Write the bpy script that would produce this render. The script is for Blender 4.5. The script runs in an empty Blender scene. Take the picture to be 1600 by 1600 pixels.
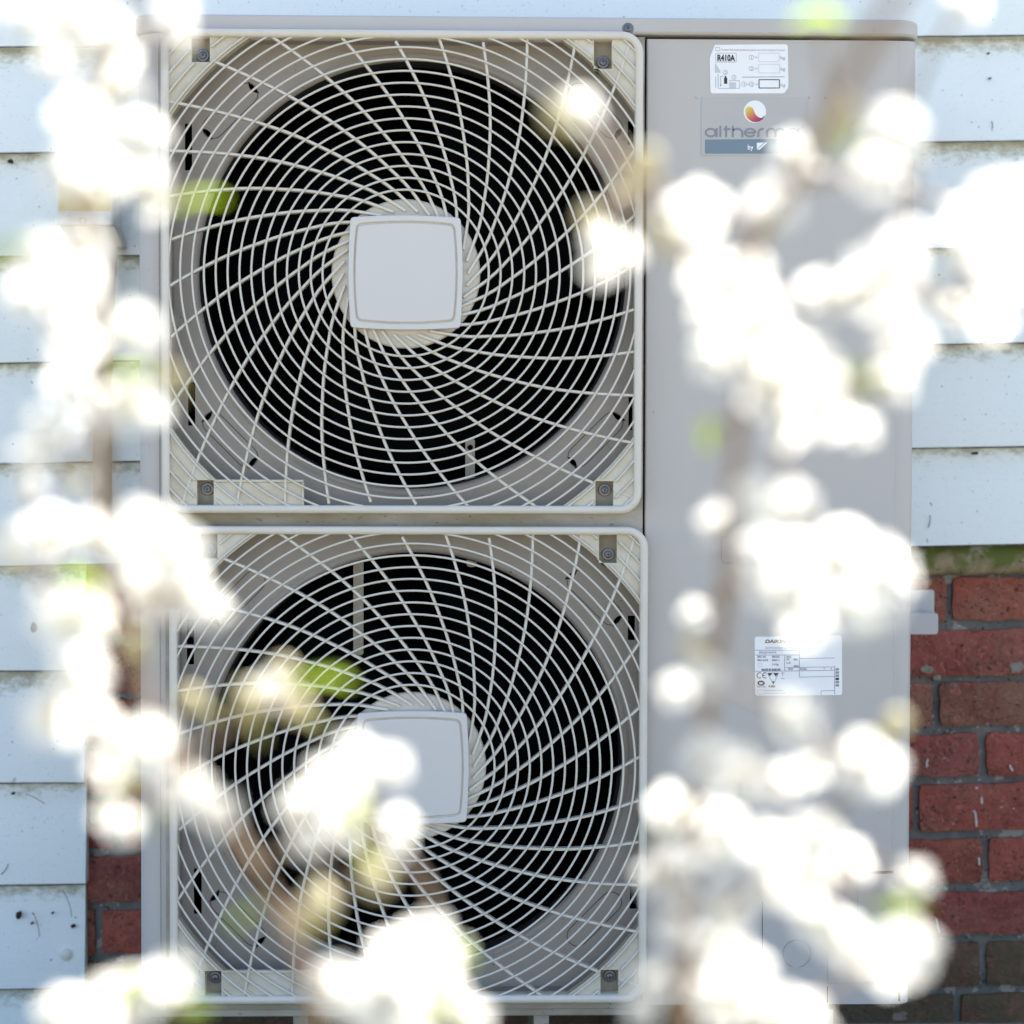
import bpy, bmesh, math, random
from mathutils import Vector, Matrix, Euler, noise
R = math.radians
random.seed(11)
S = bpy.context.scene
COL = S.collection

# ------------------------------------------------------------------ camera
LENS = 66.85
cam_d = bpy.data.cameras.new("camera")
cam = bpy.data.objects.new("camera", cam_d)
COL.objects.link(cam)
CAM = Vector((-0.046, -2.2, 0.788))
cam.location = CAM
q = (Vector((0, 0, 0.73)) - CAM).to_track_quat('-Z', 'Y')
CROT = q.to_matrix() @ Matrix.Rotation(R(0.15), 3, 'Z')
cam.rotation_euler = CROT.to_euler()
cam_d.lens = LENS
cam_d.sensor_width = 36
cam_d.clip_start = 0.02
cam_d.clip_end = 2000
cam_d.dof.use_dof = True
cam_d.dof.focus_distance = 2.26
cam_d.dof.aperture_fstop = 3.7
cam_d.dof.aperture_blades = 0
S.camera = cam

# ------------------------------------------------------------------ sky, sun, exposure
SUN_EL, SUN_AZ = 49.0, 38.0           # azimuth from +Y (behind the house), negative = left
w = bpy.data.worlds.new("World")
S.world = w
w.use_nodes = True
nt = w.node_tree
bg = nt.nodes["Background"]
sky = nt.nodes.new("ShaderNodeTexSky")
sky.sky_type = 'NISHITA'
sky.sun_disc = False
sky.sun_elevation = R(SUN_EL)
sky.sun_rotation = R(SUN_AZ)
sky.dust_density = 2.0
sky.ozone_density = 1.0
nt.links.new(sky.outputs[0], bg.inputs[0])
bg.inputs[1].default_value = 0.088
sd = bpy.data.lights.new("sun", 'SUN')
sd.energy = 5.0
sd.angle = R(0.53)
sd.color = (1.0, 0.95, 0.88)
sun = bpy.data.objects.new("sun", sd)
COL.objects.link(sun)
sv = Vector((math.sin(R(SUN_AZ)) * math.cos(R(SUN_EL)), math.cos(R(SUN_AZ)) * math.cos(R(SUN_EL)), math.sin(R(SUN_EL))))
sun.rotation_euler = (-sv).to_track_quat('-Z', 'Y').to_euler()
sun.location = (0, 6, 8)
S.view_settings.view_transform = 'Standard'
S.view_settings.look = 'None'
S.view_settings.gamma = 1
S.view_settings.use_curve_mapping = False
S.view_settings.exposure = 2.22


def P(px, py, Y):
    """world point on the plane at depth Y that the photograph shows at (px, py), 1600 px scale"""
    v = CROT @ Vector(((px - 800) / 1600 * 36 / LENS, (800 - py) / 1600 * 36 / LENS, -1))
    return CAM + v * ((Y - CAM.y) / v.y)


MM = 0.000741      # metres per photo pixel at the grille front (Y = 0)


# ------------------------------------------------------------------ materials
def mat(name, base, rough=0.5, var=0.0, var_col=None, var_scale=6, bump=0.0, bump_scale=200, specks=None, metallic=0.0,
        stretch=None, spec=0.4, rand=0.0, coat=0.0):
    m = bpy.data.materials.new(name)
    m.use_nodes = True
    n, l = m.node_tree.nodes, m.node_tree.links
    b = n["Principled BSDF"]
    b.inputs["Roughness"].default_value = rough
    b.inputs["Metallic"].default_value = metallic
    b.inputs["Specular IOR Level"].default_value = spec
    b.inputs["Coat Weight"].default_value = coat
    tc = n.new("ShaderNodeTexCoord")
    mp = n.new("ShaderNodeMapping")
    l.new(tc.outputs["Object"], mp.inputs[0])
    if stretch:
        mp.inputs["Scale"].default_value = stretch
    oi = n.new("ShaderNodeObjectInfo")
    off = n.new("ShaderNodeVectorMath"); off.operation = 'SCALE'
    cmb = n.new("ShaderNodeCombineXYZ")
    for i in range(3):
        l.new(oi.outputs["Random"], cmb.inputs[i])
    l.new(cmb.outputs[0], off.inputs[0]); off.inputs["Scale"].default_value = 37.0
    add = n.new("ShaderNodeVectorMath"); add.operation = 'ADD'
    l.new(mp.outputs[0], add.inputs[0]); l.new(off.outputs[0], add.inputs[1])
    vec = add.outputs[0]
    c = n.new("ShaderNodeRGB"); c.outputs[0].default_value = (*base, 1)
    col = c.outputs[0]

    def mix(a, colb, fac_socket):
        x = n.new("ShaderNodeMix"); x.data_type = 'RGBA'
        l.new(a, x.inputs["A"])
        if isinstance(colb, tuple):
            x.inputs["B"].default_value = (*colb, 1)
        else:
            l.new(colb, x.inputs["B"])
        l.new(fac_socket, x.inputs["Factor"])
        return x.outputs["Result"]

    def ns(scale, detail=4, rough_=0.6):
        t = n.new("ShaderNodeTexNoise")
        t.inputs["Scale"].default_value = scale; t.inputs["Detail"].default_value = detail
        t.inputs["Roughness"].default_value = rough_
        l.new(vec, t.inputs["Vector"])
        return t.outputs["Fac"]

    def ramp(sock, lo, hi, vmax=1.0):
        r = n.new("ShaderNodeMapRange")
        l.new(sock, r.inputs[0])
        r.inputs[1].default_value = lo; r.inputs[2].default_value = hi
        r.inputs[3].default_value = 0; r.inputs[4].default_value = vmax
        return r.outputs[0]
    if rand:
        h = n.new("ShaderNodeHueSaturation")
        l.new(col, h.inputs["Color"])
        h.inputs["Value"].default_value = 1
        r = n.new("ShaderNodeMapRange"); l.new(oi.outputs["Random"], r.inputs[0])
        r.inputs[3].default_value = 1 - rand; r.inputs[4].default_value = 1 + rand
        l.new(r.outputs[0], h.inputs["Value"])
        col = h.outputs[0]
    if var:
        col = mix(col, var_col or tuple(x * .7 for x in base), ramp(ns(var_scale), .38, .72, var))
    if specks:
        for (scale, thr, sc, amt) in specks:
            col = mix(col, sc, ramp(ns(scale, 2, .5), thr, thr + .03, amt))
    l.new(col, b.inputs["Base Color"])
    if bump:
        bp = n.new("ShaderNodeBump")
        bp.inputs["Strength"].default_value = bump
        bp.inputs["Distance"].default_value = 0.001
        l.new(ns(bump_scale, 5), bp.inputs["Height"])
        l.new(bp.outputs[0], b.inputs["Normal"])
    m["b"] = 1
    return m


def nodes(m):
    return m.node_tree.nodes, m.node_tree.links, m.node_tree.nodes["Principled BSDF"]


M = {}
M['paint'] = mat('case paint', (.485, .462, .445), .42, var=.45, var_col=(.44, .412, .385), var_scale=5, stretch=(1, 1, .3), bump=.06, bump_scale=900,
                 specks=[(260, .76, (.2, .17, .14), .7)])
M['paint_dirty'] = mat('weathered panel paint', (.42, .39, .355), .5, var=.9, var_col=(.24, .205, .125), var_scale=16, bump=.1,
                       bump_scale=500, specks=[(180, .70, (.1, .08, .05), .8), (60, .70, (.16, .13, .06), .6)], stretch=(.6, 1, 1.6))
M['plastic'] = mat('ivory grille plastic', (.65, .61, .545), .4, var=.5, var_col=(.57, .515, .41), var_scale=14, bump=.05, bump_scale=900)
M['plastic_cap'] = mat('hub cap plastic', (.62, .60, .585), .45, var=.2, var_col=(.60, .575, .54), var_scale=10, bump=.25, bump_scale=1500)
M['plate'] = mat('dusty ivory plate', (.62, .585, .50), .5, var=.8, var_col=(.46, .40, .28), var_scale=22, bump=.1, bump_scale=400,
                 specks=[(300, .74, (.12, .1, .06), .7)])
M['pocket'] = mat('pocket grey', (.29, .25, .195), .6, var=.5, var_col=(.17, .14, .095), var_scale=60)
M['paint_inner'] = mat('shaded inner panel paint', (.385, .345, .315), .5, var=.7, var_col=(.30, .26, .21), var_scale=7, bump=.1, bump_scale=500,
                       specks=[(180, .72, (.1, .08, .05), .8)])  # case paint darkened so its colour carries the shade behind the grilles
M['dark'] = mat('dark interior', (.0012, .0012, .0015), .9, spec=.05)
M['slot'] = mat('slot shadow gap', (.002, .002, .002), .95, spec=.05)
M['blade'] = mat('black fan blade', (.0016, .0016, .0024), .7, spec=.06)
M['shroud'] = mat('fan shroud', (.035, .034, .036), .6, spec=.15)
M['metal'] = mat('galvanised steel', (.30, .29, .27), .45, metallic=.7, var=.6, var_col=(.22, .16, .1), var_scale=120)
M['knock_line'] = mat('knockout groove', (.07, .062, .06), .8)
M['drip'] = mat('pale splash', (.62, .6, .55), .7)
M['smear'] = mat('mortar smear', (.27, .24, .20), .95, var=.8, var_col=(.16, .12, .10), var_scale=80, bump=1, bump_scale=300)
M['screw'] = mat('screw steel', (.17, .17, .18), .4, metallic=.75)
M['screw_dark'] = mat('screw recess', (.03, .03, .035), .6)
M['label'] = mat('white label', (.84, .84, .85), .35, var=.15, var_scale=40)
M['label_clear'] = mat('transparent film label', (.455, .437, .425), .3, var=.15, var_scale=30)
M['ink'] = mat('black print', (.03, .03, .04), .5)
M['ink_mid'] = mat('faint print', (.30, .30, .36), .5)
M['ink_pale'] = mat('pale print', (.55, .56, .62), .5)
M['ink_grey'] = mat('grey blue print', (.235, .245, .285), .45)
M['ink_blue'] = mat('slate blue print', (.165, .225, .285), .45)
M['ink_gold'] = mat('dark olive print', (.16, .13, .05), .45)
M['mortar'] = mat('mortar', (.12, .117, .112), .95, var=.85, var_col=(.22, .205, .185), var_scale=22, bump=1.0, bump_scale=260,
                  specks=[(45, .60, (.34, .32, .29), .75), (110, .68, (.50, .49, .48), .8), (160, .66, (.02, .02, .02), .8)])
M['sill'] = mat('mossy cement', (.34, .265, .16), .95, var=.9, var_col=(.20, .15, .085), var_scale=60, bump=1.0, bump_scale=150,
                specks=[(120, .66, (.05, .045, .03), .8)])
M['box'] = mat('white box plastic', (.72, .71, .68), .45, var=.3, var_col=(.6, .56, .45), var_scale=20, specks=[(210, .73, (.1, .08, .05), .8)])
M['box_label'] = mat('yellow label', (.72, .56, .22), .5, var=.3, var_scale=30)
M['pipe'] = mat('beige conduit', (.50, .45, .38), .5, var=.4, var_scale=15)
M['bracket'] = mat('bracket paint', (.48, .47, .47), .45, bump=.1, bump_scale=700)
M['bark'] = mat('plum bark', (.20, .135, .09), .75, var=.6, var_col=(.32, .25, .18), var_scale=60, bump=.6, bump_scale=300)
M['ground'] = mat('gravelly soil', (.24, .212, .165), .95, var=.7, var_col=(.15, .155, .09), var_scale=1.2, bump=1, bump_scale=60)
M['roof'] = mat('roof slate', (.12, .12, .13), .8, var=.5, var_scale=8)
M['core'] = mat('wall core', (.35, .33, .3), .9)
M['debris'] = mat('dark debris', (.03, .025, .02), .9)


def board_mat():
    m = mat('painted weatherboard', (.82, .87, .875), .55, var=.25, var_col=(.77, .82, .825), var_scale=2.5, bump=0,
            specks=[(150, .72, (.12, .11, .09), .8), (340, .715, (.2, .19, .16), .7), (600, .69, (.2, .19, .16), .6), (60, .74, (.30, .28, .24), .5)])
    n, l, b = nodes(m)
    tc = n.new("ShaderNodeTexCoord"); mp = n.new("ShaderNodeMapping")
    l.new(tc.outputs["Object"], mp.inputs[0])
    mp.inputs["Scale"].default_value = (3.0, 60, 60)
    oi = n.new("ShaderNodeObjectInfo")
    cm = n.new("ShaderNodeMath"); cm.operation = 'MULTIPLY'; cm.inputs[1].default_value = 60
    l.new(oi.outputs["Random"], cm.inputs[0])
    l.new(cm.outputs[0], mp.inputs["Location"])
    t = n.new("ShaderNodeTexNoise"); t.inputs["Scale"].default_value = 6; t.inputs["Detail"].default_value = 6
    t.inputs["Distortion"].default_value = .6
    l.new(mp.outputs[0], t.inputs["Vector"])
    bp = n.new("ShaderNodeBump"); bp.inputs["Strength"].default_value = .28; bp.inputs["Distance"].default_value = .001
    l.new(t.outputs["Fac"], bp.inputs["Height"]); l.new(bp.outputs[0], b.inputs["Normal"])
    # grime that gathers along the lapped top of each board, broken up by noise
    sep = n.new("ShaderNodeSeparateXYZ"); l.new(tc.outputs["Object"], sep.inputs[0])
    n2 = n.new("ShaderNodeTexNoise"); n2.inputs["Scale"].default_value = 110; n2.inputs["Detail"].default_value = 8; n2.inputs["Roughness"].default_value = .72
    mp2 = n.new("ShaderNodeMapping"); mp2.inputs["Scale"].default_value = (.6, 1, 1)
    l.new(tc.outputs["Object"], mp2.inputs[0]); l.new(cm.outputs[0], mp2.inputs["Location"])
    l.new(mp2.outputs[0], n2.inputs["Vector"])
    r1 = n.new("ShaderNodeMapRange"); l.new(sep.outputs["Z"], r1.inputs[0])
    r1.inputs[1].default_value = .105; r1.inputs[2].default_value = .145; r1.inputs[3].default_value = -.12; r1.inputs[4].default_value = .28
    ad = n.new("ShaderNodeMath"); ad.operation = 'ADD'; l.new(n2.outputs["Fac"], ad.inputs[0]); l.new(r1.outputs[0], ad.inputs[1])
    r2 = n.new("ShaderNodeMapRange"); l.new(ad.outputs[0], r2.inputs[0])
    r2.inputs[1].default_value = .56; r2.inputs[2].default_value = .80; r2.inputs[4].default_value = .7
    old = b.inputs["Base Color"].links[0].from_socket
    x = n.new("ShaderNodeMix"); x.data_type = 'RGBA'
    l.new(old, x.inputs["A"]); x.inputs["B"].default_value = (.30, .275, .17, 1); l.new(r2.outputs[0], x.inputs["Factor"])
    # darker line along the bottom arris, strength varied by noise
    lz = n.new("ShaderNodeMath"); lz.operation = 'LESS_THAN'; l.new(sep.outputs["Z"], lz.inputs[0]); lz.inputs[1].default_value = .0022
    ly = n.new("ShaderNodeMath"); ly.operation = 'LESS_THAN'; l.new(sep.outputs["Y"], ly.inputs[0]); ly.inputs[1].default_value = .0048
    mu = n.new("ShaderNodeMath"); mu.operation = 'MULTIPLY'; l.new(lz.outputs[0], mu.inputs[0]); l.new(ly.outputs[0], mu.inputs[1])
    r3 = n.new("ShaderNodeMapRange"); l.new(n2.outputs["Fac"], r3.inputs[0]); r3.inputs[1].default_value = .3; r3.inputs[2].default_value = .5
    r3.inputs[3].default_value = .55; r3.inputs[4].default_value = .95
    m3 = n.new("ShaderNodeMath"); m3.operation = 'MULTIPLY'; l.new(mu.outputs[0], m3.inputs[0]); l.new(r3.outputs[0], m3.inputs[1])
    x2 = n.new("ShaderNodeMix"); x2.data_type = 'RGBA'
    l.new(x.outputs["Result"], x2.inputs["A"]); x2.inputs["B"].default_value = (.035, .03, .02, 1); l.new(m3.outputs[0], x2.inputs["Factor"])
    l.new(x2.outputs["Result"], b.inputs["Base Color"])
    return m


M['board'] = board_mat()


def brick_mat(name, cols, moss=0.0):
    m = bpy.data.materials.new(name); m.use_nodes = True
    n, l, b = nodes(m)
    b.inputs["Roughness"].default_value = .88
    b.inputs["Specular IOR Level"].default_value = .2
    oi = n.new("ShaderNodeObjectInfo")
    cr = n.new("ShaderNodeValToRGB"); cr.color_ramp.interpolation = 'LINEAR'
    e = cr.color_ramp.elements
    e[0].position = 0; e[0].color = (*cols[0], 1); e[1].position = 1; e[1].color = (*cols[-1], 1)
    for i, c in enumerate(cols[1:-1]):
        k = e.new((i + 1) / (len(cols) - 1)); k.color = (*c, 1)
    l.new(oi.outputs["Random"], cr.inputs[0])
    tc = n.new("ShaderNodeTexCoord")
    ad = n.new("ShaderNodeVectorMath"); ad.operation = 'ADD'
    l.new(tc.outputs["Object"], ad.inputs[0])
    cmb = n.new("ShaderNodeVectorMath"); cmb.operation = 'SCALE'; cmb.inputs[0].default_value = (31, 17, 23)
    l.new(oi.outputs["Random"], cmb.inputs["Scale"]); l.new(cmb.outputs[0], ad.inputs[1])

    def ns(sc, det=5, rg=.6, dist=0):
        t = n.new("ShaderNodeTexNoise"); t.inputs["Scale"].default_value = sc; t.inputs["Detail"].default_value = det
        t.inputs["Roughness"].default_value = rg; t.inputs["Distortion"].default_value = dist
        l.new(ad.outputs[0], t.inputs["Vector"]); return t.outputs["Fac"]

    def mixc(a, c, f, lo, hi, mx):
        r = n.new("ShaderNodeMapRange"); l.new(f, r.inputs[0]); r.inputs[1].default_value = lo; r.inputs[2].default_value = hi
        r.inputs[4].default_value = mx
        x = n.new("ShaderNodeMix"); x.data_type = 'RGBA'; l.new(a, x.inputs["A"]); x.inputs["B"].default_value = (*c, 1)
        l.new(r.outputs[0], x.inputs["Factor"]); return x.outputs["Result"]
    col = mixc(cr.outputs[0], (.17, .052, .042), ns(16, 6, .7, .5), .42, .65, .8)
    col = mixc(col, (.27, .15, .105), ns(9, 6), .5, .72, .6)
    col = mixc(col, (.33, .27, .22), ns(30, 6, .7), .64, .74, .6)
    col = mixc(col, (.018, .012, .012), ns(85, 5, .75, 1.5), .56, .64, .85)  # dark blotches painted in as the shade of crevices
    col = mixc(col, (.46, .18, .135), ns(110, 5, .75, 1.0), .55, .66, .75)
    col = mixc(col, (.6, .55, .5), ns(120, 2), .73, .76, .8)
    if moss:
        col = mixc(col, (.095, .085, .05), ns(16, 6, .7), .34, .55, moss)
    l.new(col, b.inputs["Base Color"])
    bp = n.new("ShaderNodeBump"); bp.inputs["Strength"].default_value = 1; bp.inputs["Distance"].default_value = .006
    l.new(ns(75, 7, .62, .8), bp.inputs["Height"])
    l.new(bp.outputs[0], b.inputs["Normal"])
    return m


M['brick'] = brick_mat('red brick', [(.36, .095, .065), (.30, .13, .085), (.40, .115, .075), (.31, .085, .075), (.24, .12, .08)])
M['brick_moss'] = brick_mat('mossy dark brick', [(.15, .085, .06), (.19, .095, .065), (.11, .09, .075)], .8)


def sill_moss():
    n, l, b = nodes(M['sill'])
    tc = n.new("ShaderNodeTexCoord")
    sep = n.new("ShaderNodeSeparateXYZ"); l.new(tc.outputs["Object"], sep.inputs[0])
    t = n.new("ShaderNodeTexNoise"); t.inputs["Scale"].default_value = 38; t.inputs["Detail"].default_value = 6
    l.new(tc.outputs["Object"], t.inputs["Vector"])
    m1 = n.new("ShaderNodeMath"); m1.operation = 'MULTIPLY_ADD'; m1.inputs[1].default_value = 12; m1.inputs[2].default_value = 0.13
    l.new(sep.outputs["Z"], m1.inputs[0])
    a = n.new("ShaderNodeMath"); a.operation = 'ADD'; l.new(m1.outputs[0], a.inputs[0]); l.new(t.outputs["Fac"], a.inputs[1])
    r = n.new("ShaderNodeMapRange"); l.new(a.outputs[0], r.inputs[0]); r.inputs[1].default_value = .45; r.inputs[2].default_value = .68
    x = n.new("ShaderNodeMix"); x.data_type = 'RGBA'
    l.new(b.inputs["Base Color"].links[0].from_socket, x.inputs["A"]); x.inputs["B"].default_value = (.115, .13, .03, 1)
    l.new(r.outputs[0], x.inputs["Factor"])
    t2 = n.new("ShaderNodeTexNoise"); t2.inputs["Scale"].default_value = 24; t2.inputs["Detail"].default_value = 5
    l.new(tc.outputs["Object"], t2.inputs["Vector"])
    r2 = n.new("ShaderNodeMapRange"); l.new(t2.outputs["Fac"], r2.inputs[0]); r2.inputs[1].default_value = .58; r2.inputs[2].default_value = .66
    r2.inputs[4].default_value = .7
    y = n.new("ShaderNodeMix"); y.data_type = 'RGBA'
    l.new(x.outputs["Result"], y.inputs["A"]); y.inputs["B"].default_value = (.42, .40, .34, 1); l.new(r2.outputs[0], y.inputs["Factor"])
    l.new(y.outputs["Result"], b.inputs["Base Color"])


sill_moss()


def thin(name, col, trans_col, fac, rough=.6):
    m = bpy.data.materials.new(name); m.use_nodes = True
    n, l = m.node_tree.nodes, m.node_tree.links
    b = n["Principled BSDF"]; out = n["Material Output"]
    oi = n.new("ShaderNodeObjectInfo")
    h = n.new("ShaderNodeHueSaturation"); h.inputs["Color"].default_value = (*col, 1)
    r = n.new("ShaderNodeMapRange"); l.new(oi.outputs["Random"], r.inputs[0]); r.inputs[3].default_value = .9; r.inputs[4].default_value = 1.04
    l.new(r.outputs[0], h.inputs["Value"])
    l.new(h.outputs[0], b.inputs["Base Color"]); b.inputs["Roughness"].default_value = rough
    b.inputs["Specular IOR Level"].default_value = .25
    t = n.new("ShaderNodeBsdfTranslucent"); t.inputs[0].default_value = (*trans_col, 1)
    mx = n.new("ShaderNodeMixShader"); mx.inputs[0].default_value = fac
    l.new(b.outputs[0], mx.inputs[1]); l.new(t.outputs[0], mx.inputs[2]); l.new(mx.outputs[0], out.inputs[0])
    return m


M['petal'] = thin('white petal', (.90, .90, .885), (.92, .91, .86), .55)
M['cream'] = thin('cream bud', (.62, .56, .36), (.55, .5, .25), .25)
M['leaf'] = thin('young leaf', (.18, .27, .03), (.40, .56, .03), .55)
M['calyx'] = mat('green calyx', (.34, .34, .14), .6)
M['stamen'] = mat('yellow stamen', (.70, .55, .18), .6)


# ------------------------------------------------------------------ mesh helpers
class MB:
    def __init__(s):
        s.v, s.f, s.m, s.mi = [], [], [], 0

    def add(s, vs, fs):
        o = len(s.v)
        s.v += [tuple(v) for v in vs]
        s.f += [tuple(i + o for i in f) for f in fs]
        s.m += [s.mi] * len(fs)

    def box(s, a, b):
        x0, y0, z0 = (min(a[i], b[i]) for i in range(3)); x1, y1, z1 = (max(a[i], b[i]) for i in range(3))
        s.add([(x0, y0, z0), (x1, y0, z0), (x1, y1, z0), (x0, y1, z0), (x0, y0, z1), (x1, y0, z1), (x1, y1, z1), (x0, y1, z1)],
              [(0, 3, 2, 1), (4, 5, 6, 7), (0, 1, 5, 4), (1, 2, 6, 5), (2, 3, 7, 6), (3, 0, 4, 7)])

    def sweep(s, path, prof, closed=False, up=Vector((0, -1, 0)), cap=True):
        """sweep a 2-D profile [(side, toward viewer)] along a path lying in a plane with normal `up`"""
        n = len(path); k = len(prof); vs = []
        for i, p in enumerate(path):
            a = path[(i - 1) % n] if (closed or i > 0) else p
            b = path[(i + 1) % n] if (closed or i < n - 1) else p
            t = (Vector(b) - Vector(a)).normalized()
            side = t.cross(up).normalized()
            for (u, h) in prof:
                vs.append(Vector(p) + side * u + up * h)
        fs = []
        for i in range(n if closed else n - 1):
            j = (i + 1) % n
            for c in range(k):
                d = (c + 1) % k
                fs.append((i * k + c, i * k + d, j * k + d, j * k + c))
        if cap and not closed:
            fs.append(tuple(range(k - 1, -1, -1))); fs.append(tuple((n - 1) * k + c for c in range(k)))
        s.add(vs, fs)

    def tube(s, path, radii, k=8):
        path = [Vector(p) for p in path]; n = len(path); vs = []
        if not isinstance(radii, (list, tuple)):
            radii = [radii] * n
        ref = Vector((.31, .87, .38))
        for i, p in enumerate(path):
            t = (path[min(i + 1, n - 1)] - path[max(i - 1, 0)]).normalized()
            a = t.cross(ref).normalized(); b = t.cross(a)
            for c in range(k):
                g = 2 * math.pi * c / k
                vs.append(p + (a * math.cos(g) + b * math.sin(g)) * radii[i])
        fs = []
        for i in range(n - 1):
            for c in range(k):
                d = (c + 1) % k
                fs.append((i * k + c, (i + 1) * k + c, (i + 1) * k + d, i * k + d))
        fs.append(tuple(range(k))); fs.append(tuple((n - 1) * k + c for c in range(k - 1, -1, -1)))
        s.add(vs, fs)

    def prism(s, poly, y0, y1):
        """polygon in X-Z extruded between two Y values"""
        n = len(poly)
        s.add([(x, y0, z) for x, z in poly] + [(x, y1, z) for x, z in poly],
              [tuple(range(n)), tuple(range(2 * n - 1, n - 1, -1))] + [(i, i + n, (i + 1) % n + n, (i + 1) % n) for i in range(n)])

    def lathe(s, prof, c=(0, 0, 0), k=24):
        """profile [(radius, y)] turned about the Y axis"""
        vs = []
        for (r, y) in prof:
            for i in range(k):
                g = 2 * math.pi * i / k
                vs.append((c[0] + r * math.cos(g), c[1] + y, c[2] + r * math.sin(g)))
        fs = []
        for a in range(len(prof) - 1):
            for i in range(k):
                j = (i + 1) % k
                fs.append((a * k + i, a * k + j, (a + 1) * k + j, (a + 1) * k + i))
        s.add(vs, fs)

    def mesh(s, name, smooth=False, fix=True):
        me = bpy.data.meshes.new(name)
        me.from_pydata(s.v, [], s.f)
        for p, i in zip(me.polygons, s.m):
            p.material_index = i
        if fix:
            b = bmesh.new(); b.from_mesh(me)
            bmesh.ops.recalc_face_normals(b, faces=b.faces)
            b.to_mesh(me); b.free()
        if smooth:
            for p in me.polygons:
                p.use_smooth = True
        return me


def wloc(o):
    v = Vector(o.location)
    while o.parent:
        o = o.parent; v += Vector(o.location)
    return v


def put(name, me, mats, parent=None, loc=(0, 0, 0), rot=None, bevel=0, smooth=None, segs=2):
    if isinstance(me, MB):
        me = me.mesh(name)
    o = bpy.data.objects.new(name, me)
    COL.objects.link(o)
    if not isinstance(mats, (list, tuple)):
        mats = [mats]
    if len(me.materials) == 0:
        for m in mats:
            me.materials.append(m)
    loc = Vector(loc)
    if parent:
        o.parent = parent
        loc = loc - wloc(parent)
    o.location = loc
    if rot:
        o.rotation_euler = rot
    if bevel:
        b = o.modifiers.new("bevel", 'BEVEL'); b.width = bevel; b.segments = segs; b.limit_method = 'ANGLE'; b.angle_limit = R(40)
    if smooth is not None:
        for p in me.polygons:
            p.use_smooth = True
        me.set_sharp_from_angle(angle=R(smooth))
    return o


def thing(name, label, cat, loc=(0, 0, 0), group=None):
    o = bpy.data.objects.new(name, None)
    COL.objects.link(o)
    o.location = loc; o["label"] = label; o["category"] = cat
    o.empty_display_size = .1
    if group:
        o["group"] = group
    return o


def filled(name, splines, y0, y1, bev=0.0):
    """flat plate in X-Z from an outline and holes, extruded from y0 (front) to y1"""
    cu = bpy.data.curves.new(name, 'CURVE')
    cu.dimensions = '2D'; cu.fill_mode = 'BOTH'
    cu.extrude = abs(y1 - y0) / 2 - bev
    cu.bevel_depth = bev; cu.bevel_resolution = 1; cu.offset = -bev
    for pts in splines:
        sp = cu.splines.new('POLY'); sp.points.add(len(pts) - 1); sp.use_cyclic_u = True
        for p, (x, z) in zip(sp.points, pts):
            p.co = (x, z, 0, 1)
    o = bpy.data.objects.new(name, cu); COL.objects.link(o)
    bpy.context.view_layer.update()
    me = bpy.data.meshes.new_from_object(o.evaluated_get(bpy.context.evaluated_depsgraph_get()))
    bpy.data.objects.remove(o); bpy.data.curves.remove(cu)
    me.transform(Matrix.Translation((0, (y0 + y1) / 2, 0)) @ Matrix.Rotation(R(90), 4, 'X'))
    me.materials.clear()
    me.name = name
    return me


def text(s, size, sx=1.0, bold=0.0, shear=0.0, align='LEFT', space=1.0):
    cu = bpy.data.curves.new("lettering", 'FONT')
    cu.body = s; cu.size = size; cu.offset = bold; cu.shear = shear; cu.align_x = align; cu.space_character = space
    cu.resolution_u = 3
    o = bpy.data.objects.new("lettering", cu); COL.objects.link(o)
    bpy.context.view_layer.update()
    me = bpy.data.meshes.new_from_object(o.evaluated_get(bpy.context.evaluated_depsgraph_get()))
    bpy.data.objects.remove(o); bpy.data.curves.remove(cu)
    me.transform(Matrix.Rotation(R(90), 4, 'X') @ Matrix.Diagonal((sx, 1, 1, 1)))
    me.materials.clear()
    return me


def circ(cx, cz, r, n=64, a0=0, a1=360):
    full = abs(a1 - a0) >= 360
    m = n if full else n + 1
    return [(cx + r * math.cos(R(a0 + (a1 - a0) * i / n)), cz + r * math.sin(R(a0 + (a1 - a0) * i / n))) for i in range(m)]


def rrect(x0, z0, x1, z1, r, n=6):
    p = []
    for cx, cz, a in ((x1 - r, z1 - r, 0), (x0 + r, z1 - r, 90), (x0 + r, z0 + r, 180), (x1 - r, z0 + r, 270)):
        p += circ(cx, cz, r, n, a, a + 90)
    return p


# ================================================================== setting: ground
g = MB(); g.add([(-400, -400, 0), (400, -400, 0), (400, 400, 0), (-400, 400, 0)], [(0, 1, 2, 3)])
go = put('ground', g, M['ground']); go["kind"] = 'structure'

# ================================================================== the house wall
YB, YBR = .42, .447         # board butt face, brick face
house = thing('house', 'pale blue white weatherboarded house wall above a red brick plinth', 'house', (0, .6, 0))
SL = .0195                  # the boards and courses run up very slightly to the right
EAVE = 2.3


def board_mesh(L, seed):
    rnd = random.Random(seed)
    m = MB(); n = max(6, int(L / .05)); vs = []
    H = .178
    for i in range(n + 1):
        x = L * i / n
        j = noise.noise(Vector((x * 9, seed * 3.7, 0))) * .0011 + noise.noise(Vector((x * 40, seed, 2))) * .0005
        jy = noise.noise(Vector((x * 4, seed * 1.7, 5))) * .0008
        for (y, z) in ((.0003, .0030), (.0008, .0010), (.002, 0), (.025, .0034), (.026, H), (.0235, H), (.0232, H * .98)):
            vs.append((x, y + jy, z + (j if z < .01 else 0)))
    k = 7
    fs = [(i * k + c, i * k + (c + 1) % k, (i + 1) * k + (c + 1) % k, (i + 1) * k + c) for i in range(n) for c in range(k)]
    fs += [tuple(range(k)), tuple(n * k + c for c in range(k - 1, -1, -1))]
    m.add(vs, fs)
    me = m.mesh('weatherboard')
    for p in me.polygons:
        p.use_smooth = True
    me.set_sharp_from_angle(angle=R(50))
    return me


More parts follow.
